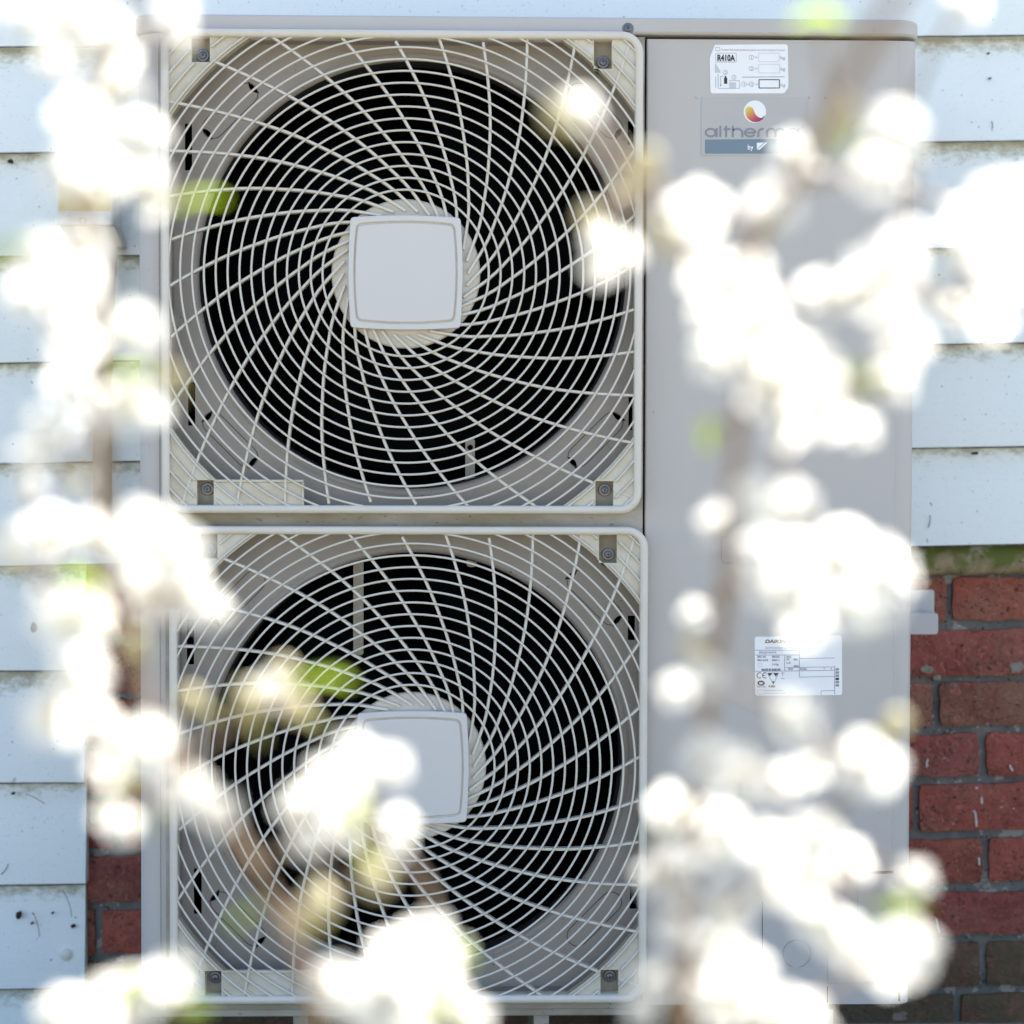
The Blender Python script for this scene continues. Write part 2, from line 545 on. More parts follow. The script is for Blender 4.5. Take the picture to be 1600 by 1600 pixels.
left_y = [74, 240, 402, 568, 725, 885]
right_y = [57, 222, 389, 538, 700, 853]
rows = []
for yl, yr in zip(left_y, right_y):
    a, b = P(50, yl, YB), P(1550, yr, YB)
    rows.append((a, b))
dz0 = rows[0][0].z - rows[1][0].z
for k in range(1, 7):
    off = Vector((0, 0, .146 * k))
    rows.insert(0, (rows[k - 1 if False else 0][0] + Vector((0, 0, .146)), rows[0][1] + Vector((0, 0, .146))))
seed = 1
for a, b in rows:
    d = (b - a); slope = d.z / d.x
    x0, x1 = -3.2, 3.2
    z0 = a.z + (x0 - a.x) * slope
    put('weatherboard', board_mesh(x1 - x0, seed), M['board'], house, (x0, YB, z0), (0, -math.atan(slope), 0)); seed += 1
# lower boards that run on down to the left of the brickwork
XE = P(131, 1300, YB).x
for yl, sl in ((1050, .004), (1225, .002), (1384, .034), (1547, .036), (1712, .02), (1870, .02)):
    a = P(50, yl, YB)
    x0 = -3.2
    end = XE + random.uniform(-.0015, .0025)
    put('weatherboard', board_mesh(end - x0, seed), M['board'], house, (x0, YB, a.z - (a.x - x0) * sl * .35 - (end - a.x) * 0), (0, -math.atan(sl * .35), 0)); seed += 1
# nail head on a lower board, bark flecks and hair-thin strands caught on the paint
nh = P(103, 1492, YB + .004)
m = MB(); m.lathe([(0, -.0022), (.006, -.002), (.0085, 0), (.0085, .006)], k=16)
put('nail_head', m, M['box'], house, nh, smooth=40)
for (px, py, s_, el) in ((114, 1448, .0065, .8), (29, 1430, .006, 1.9), (53, 981, .011, 1.5), (20, 1240, .005, .6), (50, 1443, .003, 1), (82, 1427, .003, 1),
                         (1523, 708, .009, .5), (1545, 83, .004, .6), (1547, 122, .004, .5), (16, 252, .008, .8)):
    c = P(px, py, YB + .004)
    m = MB(); pts = []
    for i in range(7):
        g_ = 2 * math.pi * i / 7; rr = s_ * random.uniform(.35, .62)
        pts.append((rr * math.cos(g_), rr * el * math.sin(g_)))
    m.prism(pts, -.0012, .006)
    put('bark_fleck', m, M['debris'], house, c)
for (x0, y0, x1, y1, bend) in ((1453, 805, 1450, 825, .001), (1448, 842, 1449, 853, .0005), (1549, 189, 1550, 202, .001), (52, 1425, 62, 1464, .002),
                               (98, 1390, 112, 1432, .003), (40, 1240, 70, 1256, .003), (2, 1366, 13, 1350, .002), (1453, 785, 1456, 790, 0)):
    a, b = P(x0, y0, YB + .002), P(x1, y1, YB + .002)
    pts = [a.lerp(b, t / 4) + Vector((bend * math.sin(t / 4 * math.pi), -.001, 0)) for t in range(5)]
    c = pts[2].copy()
    m = MB(); m.tube([p_ - c for p_ in pts], .0005, 4)
    put('dry_strand', m, M['debris'], house, c)

# wall core, roof
m = MB(); m.box((-3.2, .472, 0), (3.2, .75, EAVE - .02))
put('wall_core', m, M['core'], house, (0, 0, 0))
m = MB(); m.add([(-3.4, .36, EAVE), (3.4, .36, EAVE), (3.4, 3.5, EAVE + .9), (-3.4, 3.5, EAVE + .9),
                 (-3.4, .36, EAVE + .05), (3.4, .36, EAVE + .05), (3.4, 3.5, EAVE + .95), (-3.4, 3.5, EAVE + .95)],
                [(0, 3, 2, 1), (4, 5, 6, 7), (0, 1, 5, 4), (1, 2, 6, 5), (2, 3, 7, 6), (3, 0, 4, 7)])
put('roof', m, M['roof'], house, (0, 0, 0))

# mortar bed and bricks
zs = P(1500, 870, YBR).z
m = MB()
nx, nz = 160, 40
for j in range(nz + 1):
    for i in range(nx + 1):
        x = XE - .02 + (3.2 - XE) * i / nx; z = zs * j / nz
        m.v.append((x, YBR + .005 + noise.noise(Vector((x * 22, z * 22, 1))) * .002, z))
for j in range(nz):
    for i in range(nx):
        a = j * (nx + 1) + i
        m.f.append((a, a + 1, a + nx + 2, a + nx + 1)); m.m.append(0)
put('mortar', m.mesh('mortar', True), M['mortar'], house)


def brick_mesh(L, H, seed):
    b = bmesh.new()
    bmesh.ops.create_grid(b, x_segments=18, y_segments=6, size=.5)
    me = bpy.data.meshes.new('brick')
    for v in b.verts:
        x, z = v.co.x, v.co.y
        edge = abs(x) > .49 or abs(z) > .49
        corner = abs(x) > .49 and abs(z) > .49
        p = Vector((x * 4, z * 2, seed * 5.3))
        dx = noise.noise(p * 2.1) * .0028; dz_ = (noise.noise(p * 2.3 + Vector((9, 9, 9))) * .0026 + noise.noise(p * 7 + Vector((2, 9, 4))) * .0014)
        dy = noise.noise(p * 1.6 + Vector((3, 1, 7))) * .0024 + noise.noise(p * 6 + Vector((5, 1, 2))) * .0012
        if edge: dy += .0016
        v.co = (x * L + dx - (x * L * .012 if corner else 0), dy, z * H + dz_ - (z * H * .03 if corner else 0))
    r = bmesh.ops.extrude_edge_only(b, edges=[e for e in b.edges if e.is_boundary])
    for v in [g_ for g_ in r['geom'] if isinstance(g_, bmesh.types.BMVert)]:
        v.co.y += .02
    bmesh.ops.recalc_face_normals(b, faces=b.faces)
    # keep the face pointing at the viewer (-Y)
    b.to_mesh(me); b.free()
    for p in me.polygons:
        p.use_smooth = True
    me.set_sharp_from_angle(angle=R(55))
    return me


variants = {}
courses = [(903, 969, 1481, 0), (984, 1057, 1605, 0), (1066, 1134, 1461, 0), (1145, 1213, 1536, 0), (1225, 1297, 1432, 0), (1309, 1380, 1541, 0),
           (1391, 1463, 1650, 0), (1473, 1541, 1539, 1), (1553, 1622, 1500, 1), (1634, 1702, 1420, 1), (1714, 1783, 1541, 1)]
PXB = (P(1600, 1200, YBR).x - P(1400, 1200, YBR).x) / 200
for ci, (yt, yb, jx, moss) in enumerate(courses):
    top, bot = P(1515, yt, YBR), P(1515, yb, YBR)
    H = top.z - bot.z; zc = (top.z + bot.z) / 2
    pitch = .2235
    xj = P(jx, 1200, YBR).x
    k = math.floor((XE + .01 - xj) / pitch)
    x = xj + k * pitch
    while x < 1.35:
        x0 = max(x + .005, XE - .006); x1 = x + pitch - .005
        if x1 - x0 > .012:
            L = x1 - x0
            key = (moss, ci % 3, round(L, 2), random.randint(0, 4) if L > .2 else random.randint(0, 50))
            if key not in variants:
                variants[key] = brick_mesh(L, H, len(variants) + 1)
            xc = (x0 + x1) / 2
            put('brick', variants[key], M['brick_moss'] if moss else M['brick'], house,
                (xc, YBR - random.uniform(.001, .004), zc + (xc - top.x) * SL), (0, -math.atan(SL) + random.uniform(-.003, .003), random.uniform(-.006, .006)))
        x += pitch
for (x0, y0, x1, y1) in ((1449, 1186, 1447, 1199), (1523, 1266, 1526, 1292), (1533, 1244, 1533, 1256), (1458, 1420, 1468, 1458), (1530, 1340, 1531, 1352), (1577, 1195, 1581, 1205)):
    a, b = P(x0, y0, YBR - .003), P(x1, y1, YBR - .003)
    pts = [a.lerp(b, t / 4) + Vector((random.uniform(-.0012, .0012), 0, 0)) for t in range(5)]
    m = MB(); m.tube([p_ - pts[2] for p_ in pts], [.0008, .0016, .0012, .0018, .0009], 5)
    put('pale_drip', m, M['drip'], house, pts[2])
for (px, py, s_, el) in ((1588, 1043, .013, .9), (1448, 1046, .012, .7), (1463, 1058, .009, .6), (1405, 1588, .014, .6), (150, 1275, .012, 1.4)):
    c = P(px, py, YBR - .002)
    m = MB(); pts = []
    for i in range(11):
        g_ = 2 * math.pi * i / 11; rr = s_ * random.uniform(.55, 1.0)
        pts.append((rr * math.cos(g_), rr * el * math.sin(g_)))
    m.prism(pts, -.0022, .006)
    put('mortar_smear', m, M['smear'], house, c, bevel=.0012)
# mossy cement fillet under the lowest full board
zt, zb = P(1500, 850, YBR).z, P(1500, 898, YBR).z
m = MB(); n = 240; vs = []
for i in range(n + 1):
    x = XE + .01 + (3.1 - XE) * i / n if False else -.55 + 1.9 * i / n
    base = (x - P(1500, 870, YBR).x) * SL
    wv = noise.noise(Vector((x * 14, 0, 3))) * .009 + noise.noise(Vector((x * 45, 0, 8))) * .003
    for (y, z) in ((.012, zt - zb + .01), (-.006, zt - zb - .002), (-.016, (zt - zb) * .55), (-.014, .004 + wv), (-.008, wv), (.012, wv)):
        vs.append((x, YBR + y + noise.noise(Vector((x * 30, z * 60, 4))) * .005 + noise.noise(Vector((x * 90, z * 120, 7))) * .0025, zb + base + z - (zt + zb) / 2))
k = 6
m.add(vs, [(i * k + c, i * k + c + 1, (i + 1) * k + c + 1, (i + 1) * k + c) for i in range(n) for c in range(k - 1)])
put('cement_fillet', m.mesh('cement_fillet', True), M['sill'], house, (0, 0, (zt + zb) / 2))

# ================================================================== the heat pump
YP = .022       # casing front plane
XL = P(211, 800, YP + .0).x + .002
XR = P(1428.7, 800, YP).x
XS = P(1005.5, 800, YP).x           # seam between fan panel and service panel
XC = P(258, 800, YP).x              # inner edge of the corner post
ZT = P(800, 56, YP).z               # underside of the lid
ZLID = P(800, 28, YP).z
ZB = P(800, 1576, YP).z
ZBS = P(1300, 1569, YP).z
YBK = YP + .32
pump = thing('heat_pump', 'tall ivory outdoor heat pump with two round fan grilles one above the other', 'heat pump', ((XL + XR) / 2, YP + .16, ZB - .06))


def arcp(cx, cy, r, a0, a1, n=7):
    return [(cx + r * math.cos(R(a0 + (a1 - a0) * i / n)), cy + r * math.sin(R(a0 + (a1 - a0) * i / n))) for i in range(n + 1)]


def plan_extrude(name, pts, z0, z1, mat_, closed=True, bevel=.0, smooth=35, parent=pump):
    m = MB(); n = len(pts)
    m.add([(x, y, z0) for x, y in pts] + [(x, y, z1) for x, y in pts],
          [tuple(range(n - 1, -1, -1)), tuple(range(n, 2 * n))] + [(i, (i + 1) % n, (i + 1) % n + n, i + n) for i in range(n)])
    cx = sum(p[0] for p in pts) / n; cz = (z0 + z1) / 2
    m.v = [(x - cx, y - YP, z - cz) for x, y, z in m.v]
    return put(name, m, mat_, parent, (cx, YP, cz), bevel=bevel, smooth=smooth)


# corner post: rounded outer corner, flat, groove, narrow flange
rc = .026
gx = XL + .0262
post = [(XL, YBK)] + arcp(XL + rc, YP + rc, rc, 180, 262, 9) + [(gx, YP), (gx + .0012, YP + .0014), (gx + .0034, YP + .0014), (gx + .0046, YP + .0004),
                                                             (XC, YP + .0004), (XC, YP + .012), (XL + .014, YP + .03), (XL + .014, YBK)]
plan_extrude('corner_post', post, ZB, ZT, M['paint'], smooth=30)
# lid with rounded front corners
lid = [(XL - .003, YBK + .004)] + arcp(XL + rc, YP - .006 + rc, rc + .003, 180, 270, 8) + arcp(XR - rc + .001, YP - .006 + rc, rc + .002, 270, 360, 8) + [(XR + .003, YBK + .004)]
lo = plan_extrude('top_cover', lid, ZT + .0015, ZLID, M['paint'], smooth=30, bevel=.003)
# service panel with a soft vertical crease and rounded corner
rs = .016
XK = P(1398, 800, YP).x
sp = [(XS + .0016, YBK), (XS + .0016, YP + .0012), (XS + .003, YP)] + [(XK - .0012, YP), (XK, YP + .0007), (XK + .0012, YP + .0003)] + \
     arcp(XR - rs, YP + .0003 + rs, rs, 270, 360, 7) + [(XR, YBK)]
sv_o = plan_extrude('service_panel', sp, ZBS, ZT - .0025, M['paint'], smooth=25)
# fan panel with two round openings and slots
YF = YP + .026
f1 = P(645, 430, YF); f2 = P(650, 1185, YF)
RF1 = 336 * MM * (2.2 + YF) / 2.2
RF2 = 327 * MM * (2.2 + YF) / 2.2
outer = [(XC, ZB), (XS - .001, ZB), (XS - .001, ZT), (XC, ZT)]
YF = YP + .026          # the fan panel is pressed back behind each grille


def rect_px(x0, y0, x1, y1):
    a, b = P(x0, y1, YF), P(x1, y0, YF)
    return [(a.x, a.z), (b.x, a.z), (b.x, b.z), (a.x, b.z)]


holes = [circ(f1.x, f1.z, RF1, 96), circ(f2.x, f2.z, RF2, 96)]
for r_ in ((289, 193, 300, 266), (294, 597, 305, 665), (981, 190, 993, 226), (982, 618, 993, 672), (303, 1357, 315, 1428), (981, 962, 992, 1000), (984, 1372, 995, 1420),
           (292, 968, 303, 1038)):
    holes.append(rect_px(*r_))


def lens_slot(px, py, ang, L, Wd):
    c = P(px, py, YF); pts = []
    for t in range(7):
        u = -1 + 2 * t / 6; pts.append((u * L / 2, Wd * (1 - u * u) * .8))
    for t in range(1, 6):
        u = 1 - 2 * t / 6; pts.append((u * L / 2, -Wd * .15 * (1 - u * u)))
    ca, sa = math.cos(R(ang)), math.sin(R(ang))
    return [(c.x + (a * ca - b * sa) * MM, c.z + (a * sa + b * ca) * MM) for a, b in pts]


knock = []      # obround pressed knockouts: (cx, cy, long-axis angle)
for (fx, fy, R_) in ((645, 430, 366), (650, 1185, 357)):
    for a in (135, 225, 45, 315):
        knock.append((fx + (R_ + 18) * math.cos(R(a + (3 if a in (135, 315) else -3))), fy - (R_ + 18) * math.sin(R(a + (3 if a in (135, 315) else -3))), a - 90, R_))
        kx, ky, ka, _ = knock[-1]
        for u, g_ in ((52, 90), (-52, -90)):
            if random.random() < .75:
                ca, sa = math.cos(R(ka)), math.sin(R(ka))
                holes.append(lens_slot(kx + u * ca, ky - u * sa, ka + g_ + random.uniform(-15, 15), 26, 8))
wins = []
for (cx_, cy_) in ((629, 426.5), (639, 1197.5)):
    c_ = P(cx_, cy_, 0)
    wins.append((c_.x - 364 * MM, c_.z - 365 * MM, c_.x + 364 * MM, c_.z + 366 * MM))
put('front_strip', filled('front_strip', [outer] + [rrect(*w_, .016)[::-1] for w_ in wins], YP, YP + .0015), M['paint_dirty'], pump)
for k_, w_ in enumerate(wins):
    mm = MB(); mm.sweep([Vector((x, YP + .0016, z)) for x, z in rrect(*w_, .016)], [(0, 0), (.001, 0), (.001, -.0242), (0, -.0242)], closed=True)
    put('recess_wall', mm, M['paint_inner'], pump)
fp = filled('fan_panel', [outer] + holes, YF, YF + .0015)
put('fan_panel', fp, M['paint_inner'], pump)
for (x_, y_, a, _) in knock:
    c = P(x_, y_, YF - .0002)
    path = []
    for (dx, a0, a1) in ((38, -90, 90), (-38, 90, 270)):
        path += [(dx + 17 * math.cos(R(a0 + (a1 - a0) * i / 8)), 17 * math.sin(R(a0 + (a1 - a0) * i / 8))) for i in range(9)]
    ca, sa = math.cos(R(a)), math.sin(R(a))
    path = [Vector(((u * ca - v * sa) * MM, 0, (u * sa + v * ca) * MM)) for u, v in path]
    m = MB(); m.sweep(path, [(-.00045, .0002), (.00045, .0002), (.00045, -.0006), (-.00045, -.0006)], closed=True)
    put('knockout_outline', m, M['knock_line'], pump, c)

# bell-mouth shrouds and dark fans
for (f, RF) in ((f1, RF1), (f2, RF2)):
    m = MB(); m.lathe([(RF + .006, -.0004), (RF + .0025, -.0018), (RF, -.0008), (RF - .0030, .004), (RF - .0045, .012), (RF - .005, .03), (RF - .0052, .032), (RF - .004, .033)], k=96)
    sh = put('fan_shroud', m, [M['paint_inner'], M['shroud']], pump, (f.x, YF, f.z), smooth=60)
    for p in sh.data.polygons:
        if p.center.y > .003: p.material_index = 1
    fan = MB(); fan.lathe([(0, -.002), (.05, -.002), (.058, .004), (.06, .07), (0, .07)], k=32)
    fo = put('fan', fan, M['blade'], pump, (f.x, YF + .075, f.z), smooth=40)
    for kb in range(3):
        m = MB(); vs = []
        for i in range(9):
            for j in range(7):
                t, u = i / 8, j / 6
                r_ = .055 + (RF - .02 - .055) * t
                a = R(120 * kb) + R(-20 + 85 * u + 28 * t * t)
                y = .01 + .055 * (1 - u) + .008 * math.sin(u * 3.1)
                vs.append((r_ * math.cos(a), y, r_ * math.sin(a)))
        m.add(vs, [(i * 7 + j, i * 7 + j + 1, (i + 1) * 7 + j + 1, (i + 1) * 7 + j) for i in range(8) for j in range(6)])
        put('fan_blade', m.mesh('fan_blade', True), M['blade'], fo, (f.x, YF + .075, f.z))
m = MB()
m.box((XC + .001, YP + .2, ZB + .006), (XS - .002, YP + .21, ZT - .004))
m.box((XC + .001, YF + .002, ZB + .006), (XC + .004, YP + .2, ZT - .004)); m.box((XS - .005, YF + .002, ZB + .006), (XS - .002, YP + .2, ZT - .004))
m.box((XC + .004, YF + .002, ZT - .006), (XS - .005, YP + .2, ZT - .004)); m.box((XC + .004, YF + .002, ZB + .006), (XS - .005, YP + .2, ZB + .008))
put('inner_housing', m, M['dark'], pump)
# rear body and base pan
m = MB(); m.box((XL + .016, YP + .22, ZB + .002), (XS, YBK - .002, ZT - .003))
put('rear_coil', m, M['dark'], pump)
m = MB(); m.box((XL + .004, YP + .004, ZB - .010), (XS, YBK - .006, ZB - .001))
put('base_pan', m, M['paint_dirty'], pump, bevel=.002)
# motor-mount straps seen through the grilles
for (x0, y0, x1, y1, hole) in ((727, 685, 742, 768, 1), (552, 876, 568, 1024, 0), (729, 872, 745, 886, 0)):
    a, b = P(x0, y1, YF + .062), P(x1, y0, YF + .062)
    pts = rrect(a.x, a.z, b.x, b.z, .004)
    hl = [circ((a.x + b.x) / 2, b.z - .011, .0035, 16)] if hole else []
    put('motor_strap', filled('motor_strap', [pts] + hl, YF + .062, YF + .064), M['metal'], pump)

# ---- fan grille (built once about its own centre, in photo pixels * MM) ----
HALF_X0, HALF_X1, HALF_Z0, HALF_Z1 = -361.5, 361.5, -361.5, 363.5       # inner opening
tab = [(122, 40.3), (147, 29.5), (175.5, 21.7), (217, 13.6), (246, 9.35), (293.6, 3.7), (328, .2), (365.5, -3.1)]


def theta(r):
    if r <= 132:
        return tab[0][1] - 42.6 + math.degrees(math.asin(min(.999, 82.6 / r)))
    for (r0, a0), (r1, a1) in zip(tab, tab[1:]):
        if r <= r1:
            t = (r - r0) / (r1 - r0)
            return a0 + (a1 - a0) * t
    return tab[-1][1] - math.degrees(.506 * math.log(r / 365.5))


# smooth the table with a fitted curve
def theta_s(r):
    w_ = [-18, -9, 0, 9, 18]
    return sum(theta(r + k_) for k_ in w_) / 5 if r > 135 else theta(r)


HCX, HCZ = 5.0, -.5     # hub centre relative to the opening centre


pockets = {'ul': (-327, 325, -299, 364), 'ur': (297, 319, 325, 364), 'll': (-320, -362, -294, -323), 'lr': (302, -362, 330, -323)}


def inside(x, z, e=0):
    if any(p[0] - 1 < x < p[2] + 1 and p[1] - 2 < z < p[3] + 2 for p in pockets.values()):
        return False
    return HALF_X0 - e < x < HALF_X1 + e and HALF_Z0 - e < z < HALF_Z1 + e


def dome(r):
    return -.004 * max(0, 1 - (r / 380) ** 2)


rib_meshes = []
for k in range(32):
    runs, cur = [], []
    r_ = 97.0
    while r_ < 540:
        a = R(theta_s(r_) + 360 / 32 * k)
        x, z = HCX + r_ * math.sin(a), HCZ + r_ * math.cos(a)
        if inside(x, z, 4):
            cur.append(Vector((x * MM, .0052 + dome(r_), z * MM)))
        elif cur:
            runs.append(cur); cur = []
        r_ += 4 if r_ < 150 or r_ > 400 else 9
    if cur: runs.append(cur)
    for rn in runs:
        if len(rn) > 2:
            m = MB(); m.sweep(rn, [(-.0016, .0020), (-.0011, .0027), (.0011, .0027), (.0016, .0020), (.0018, -.0060), (-.0018, -.0060)])
            rib_meshes.append(m.mesh('grille_rib'))
ring_meshes = []
for k in range(21):
    r_ = 129 + 18.4 * k
    N = 120 if r_ < 355 else 480
    runs, cur = [], []
    for i in range(N * 2 + 1):
        a = 2 * math.pi * i / (N * 2) + .0001
        x, z = HCX + r_ * math.sin(a), HCZ + r_ * math.cos(a)
        if inside(x, z, 5):
            cur.append(Vector((x * MM, .0008 + dome(r_), z * MM)))
        elif cur:
            runs.append(cur); cur = []
    if cur:
        if runs and r_ > 355 and inside(HCX, HCZ + r_, 5):
            runs[0] = cur[:-1] + runs[0]
        else:
            runs.append(cur)
    if r_ < 355:
        runs = [runs[0][:-1]]
    prof = [(.00128 * math.cos(R(g_)), .00128 * math.sin(R(g_))) for g_ in range(0, 360, 60)]
    prof = [(u, v if v > 0 else v * 2.0) for u, v in prof]
    for rn in runs:
        if len(rn) > 3:
            m = MB(); m.sweep(rn, prof, closed=(r_ < 355))
            me = m.mesh('grille_ring')
            for p in me.polygons: p.use_smooth = True
            ring_meshes.append(me)


def rr_path(x0, z0, x1, z1, r, n=8):
    return [Vector((x * MM, 0, z * MM)) for x, z in rrect(x0, z0, x1, z1, r, n)]


fm = MB()
fm.sweep(rr_path(-367.5, -368, 367.5, 369.5, 27), [(-.0046, -.018), (-.0046, .0002), (-.0034, .0022), (-.001, .0032), (.001, .0032), (.0034, .0022), (.0046, .0002), (.0046, -.018)],
         closed=True)
frame_me = fm.mesh('fan_grille')
for p in frame_me.polygons: p.use_smooth = True
frame_me.set_sharp_from_angle(angle=R(60))
# corner plates with a rectangular screw pocket
plates = {}
RPL = 437
for key, (x0, z0, x1, z1) in pockets.items():
    sx = -1 if 'l' == key[1] else 1; sz = 1 if key[0] == 'u' else -1
    cxn, czn = (367 if sx > 0 else -367), (368 if sz > 0 else -368)
    ax = math.degrees(math.acos(min(1, abs(cxn - HCX) / RPL))); az_ = math.degrees(math.asin(min(1, abs(czn - HCZ) / RPL)))
    arc = [(HCX + sx * RPL * math.cos(R(ax + (az_ - ax) * i / 16)), HCZ + sz * RPL * math.sin(R(ax + (az_ - ax) * i / 16))) for i in range(17)]
    rad = 22
    cc = [(cxn - sx * rad + sx * rad * math.cos(R(t)), czn - sz * rad + sz * rad * math.sin(R(t))) for t in (90, 60, 30, 0)]
    poly = arc + cc
    plates[key] = filled('corner_plate', [[(x * MM, z * MM) for x, z in poly], [(x0 * MM, z0 * MM), (x1 * MM, z0 * MM), (x1 * MM, z1 * MM), (x0 * MM, z1 * MM)]], .0036, .019)
cap_me = None


def bulged(hx, hz, b, rc_, n=10):
    pts = []
    for (x0, z0, x1, z1, nx_, nz_) in ((-hx, hz, hx, hz, 0, 1), (hx, hz, hx, -hz, 1, 0), (hx, -hz, -hx, -hz, 0, -1), (-hx, -hz, -hx, hz, -1, 0)):
        dx, dz_ = x1 - x0, z1 - z0; L = abs(dx) + abs(dz_)
        for i in range(n + 1):
            t = rc_ / L + (1 - 2 * rc_ / L) * i / n
            u = 2 * t - 1
            pts.append((x0 + dx * t + nx_ * b * (1 - u * u), z0 + dz_ * t + nz_ * b * (1 - u * u)))
        A = pts[-1]; Bc = (x1 - dx / L * 0 + nx_ * b * .06, z1 + nz_ * b * .06)
        ndx, ndz = nz_ * 1.0, -nx_ * 1.0       # direction of the next side
        C_ = (x1 + (ndx if False else 0), z1)
        nxt = {(0, 1): (0, -1), (1, 0): (-1, 0), (0, -1): (0, 1), (-1, 0): (1, 0)}[(nx_, nz_)]
        E = (x1 + nxt[0] * rc_ + (b * .15 if nz_ == 1 else -b * .15 if nz_ == -1 else 0), z1 + nxt[1] * rc_ + (-b * .15 if nx_ == 1 else b * .15 if nx_ == -1 else 0))
        for q_ in (.25, .5, .75):
            pts.append(tuple((1 - q_) ** 2 * A[k_] + 2 * q_ * (1 - q_) * Bc[k_] + q_ * q_ * E[k_] for k_ in (0, 1)))
    return pts


def pxs(pts):
    return [(x * MM, z * MM) for x, z in pts]


cap_me = filled('hub_cap', [pxs(bulged(85, 85, 3.5, 6)), pxs(bulged(76, 75, 4.5, 8)[::-1])], -.0085, .003, .0008)
capin_me = filled('hub_face', [pxs(bulged(73.6, 72.6, 4.5, 7))], -.0082, .002, .0012)
capg_me = filled('hub_groove', [pxs(bulged(80, 80, 3.5, 5))], -.0058, .001)
disc = MB(); disc.lathe([(0, .004), (.05, .004), (113 * MM, .0045), (116 * MM, .006), (116 * MM, .012)], k=64)
disc_me = disc.mesh('hub_disc', True)


def screw_mesh():
    m = MB(); m.lathe([(.0, -.0042), (.0030, -.0042), (.0042, -.0034), (.0046, -.0016), (.0068, -.0014), (.0073, -.0006), (.0073, .001)], k=20)
    m.mi = 1
    m.lathe([(0, -.00445), (.0006, -.00445)], k=8)
    for a in (20, 110):
        ca, sa = math.cos(R(a)), math.sin(R(a)); L, W_ = .0023, .00042
        m.add([(L * ca - W_ * sa, -.00435, L * sa + W_ * ca), (-L * ca - W_ * sa, -.00435, -L * sa + W_ * ca), (-L * ca + W_ * sa, -.00435, -L * sa - W_ * ca),
               (L * ca + W_ * sa, -.00435, L * sa - W_ * ca)], [(0, 1, 2, 3)])
    me = m.mesh('screw')
    me.materials.append(M['screw']); me.materials.append(M['screw_dark'])
    for p in me.polygons: p.use_smooth = True
    me.set_sharp_from_angle(angle=R(35))
    return me


SCREW = screw_mesh()


def grille(center):
    c = Vector(center)
    gr = put('fan_grille', frame_me, M['plastic'], pump, c)
    for me in rib_meshes: put('grille_rib', me, M['plastic'], gr, c)
    for me in ring_meshes: put('grille_ring', me, M['plastic'], gr, c)
    h = c + Vector((HCX * MM, 0, HCZ * MM))
    put('hub_disc', disc_me, M['plastic'], gr, h)
    put('hub_cap', cap_me, M['plastic_cap'], gr, h)
    put('hub_groove', capg_me, M['plate'], gr, h)
    put('hub_face', capin_me, M['plastic_cap'], gr, h)
    for key, me in plates.items():
        put('corner_plate', me, M['plate'], gr, c)
        x0, z0, x1, z1 = pockets[key]
        m = MB(); m.box((x0 * MM - .001, .0165, z0 * MM - .001), (x1 * MM + .001, .018, z1 * MM + .001))
        zz = (z0 + 13) if key[0] == 'u' else (z1 - 14)
        put('screw_pocket', m, M['pocket'], gr, c)
        put('screw', SCREW, M['screw'], gr, c + Vector(((x0 + x1) / 2 * MM + .001, .0150, zz * MM)), (0, random.uniform(0, 3), 0))
    # the flat plate with a raised rim beside the lower left pocket
    m = MB(); m.box((-291 * MM, .0052, -366 * MM), (-157 * MM, .008, -326 * MM))
    m.box((-291 * MM, .0024, -325.8 * MM), (-154 * MM, .009, -322 * MM)); m.box((-157 * MM, .0026, -366 * MM), (-153.5 * MM, .009, -326.2 * MM))
    put('blank_plate', m, M['plate'], gr, c, bevel=.0005)
    return gr


g1 = P(629, 426.5, 0); g2 = P(639, 1197.5, 0)
grille((g1.x, 0, g1.z)); grille((g2.x, 0, g2.z))

# ---- service panel details ----
def slot(name, x0, y0, x1, y1, th=.0007, matr='slot'):
    a, b = P(x0, y0, YP), P(x1, y1, YP)
    m = MB(); m.sweep([Vector((a.x, YP - .0003, a.z)), Vector((b.x, YP - .0003, b.z))], [(-th / 2, 0), (th / 2, 0), (th / 2, -.002), (-th / 2, -.002)])
    return put(name, m, M[matr], pump)


slot('panel_seam', 1293, 1487, 1293, 1534, .0005, 'ink_mid'); slot('panel_seam', 1293, 1541, 1293, 1566, .0012)
slot('panel_seam', 1293, 1536, 1398, 1536, .0005, 'ink_mid'); slot('panel_seam', 1405, 1540, 1405, 1564, .0022)
slot('panel_seam', 1191, 1408, 1191, 1500, .0006); slot('panel_seam', 1340, 1364, 1396, 1362.5, .0032)
slot('panel_seam', 1340, 1371, 1340, 1440, .0004, 'ink_mid')
c = P(1245, 1490, YP)
m = MB(); m.sweep([Vector((22 * MM * math.cos(R(t)), -.0002, 22 * MM * math.sin(R(t)))) for t in range(-80, 262, 9)], [(-.00035, .0003), (.00035, .0003), (.00035, -.001), (-.00035, -.001)])
put('knockout_ring', m, M['ink_mid'], pump, c)
for (x_, y_) in ((1088, 152), (1265, 152), (1290, 152), (1355, 1535), (1372, 1535)):
    m = MB(); m.lathe([(0, -.0009), (.0012, -.0007), (.0018, 0), (.0018, .001)], k=10)
    put('rivet', m, M['paint'], pump, P(x_, y_, YP), smooth=60)
put('screw', SCREW, M['screw'], pump, P(1257, 1555, YP))
put('screw', SCREW, M['screw'], pump, P(981, 45, YP - .007))
# lift handle outline
m = MB(); a, b = P(1127, 880, YP), P(1205, 785, YP)
m.sweep([Vector((x, YP, z)) for x, z in rrect(a.x, a.z, b.x, b.z, .006)], [(-.0006, .0003), (.0006, .0003), (.0006, -.001), (-.0006, -.001)], closed=True)
put('handle_recess', m, M['ink_mid'], pump)
# ---- labels ----
YL = YP - .0007


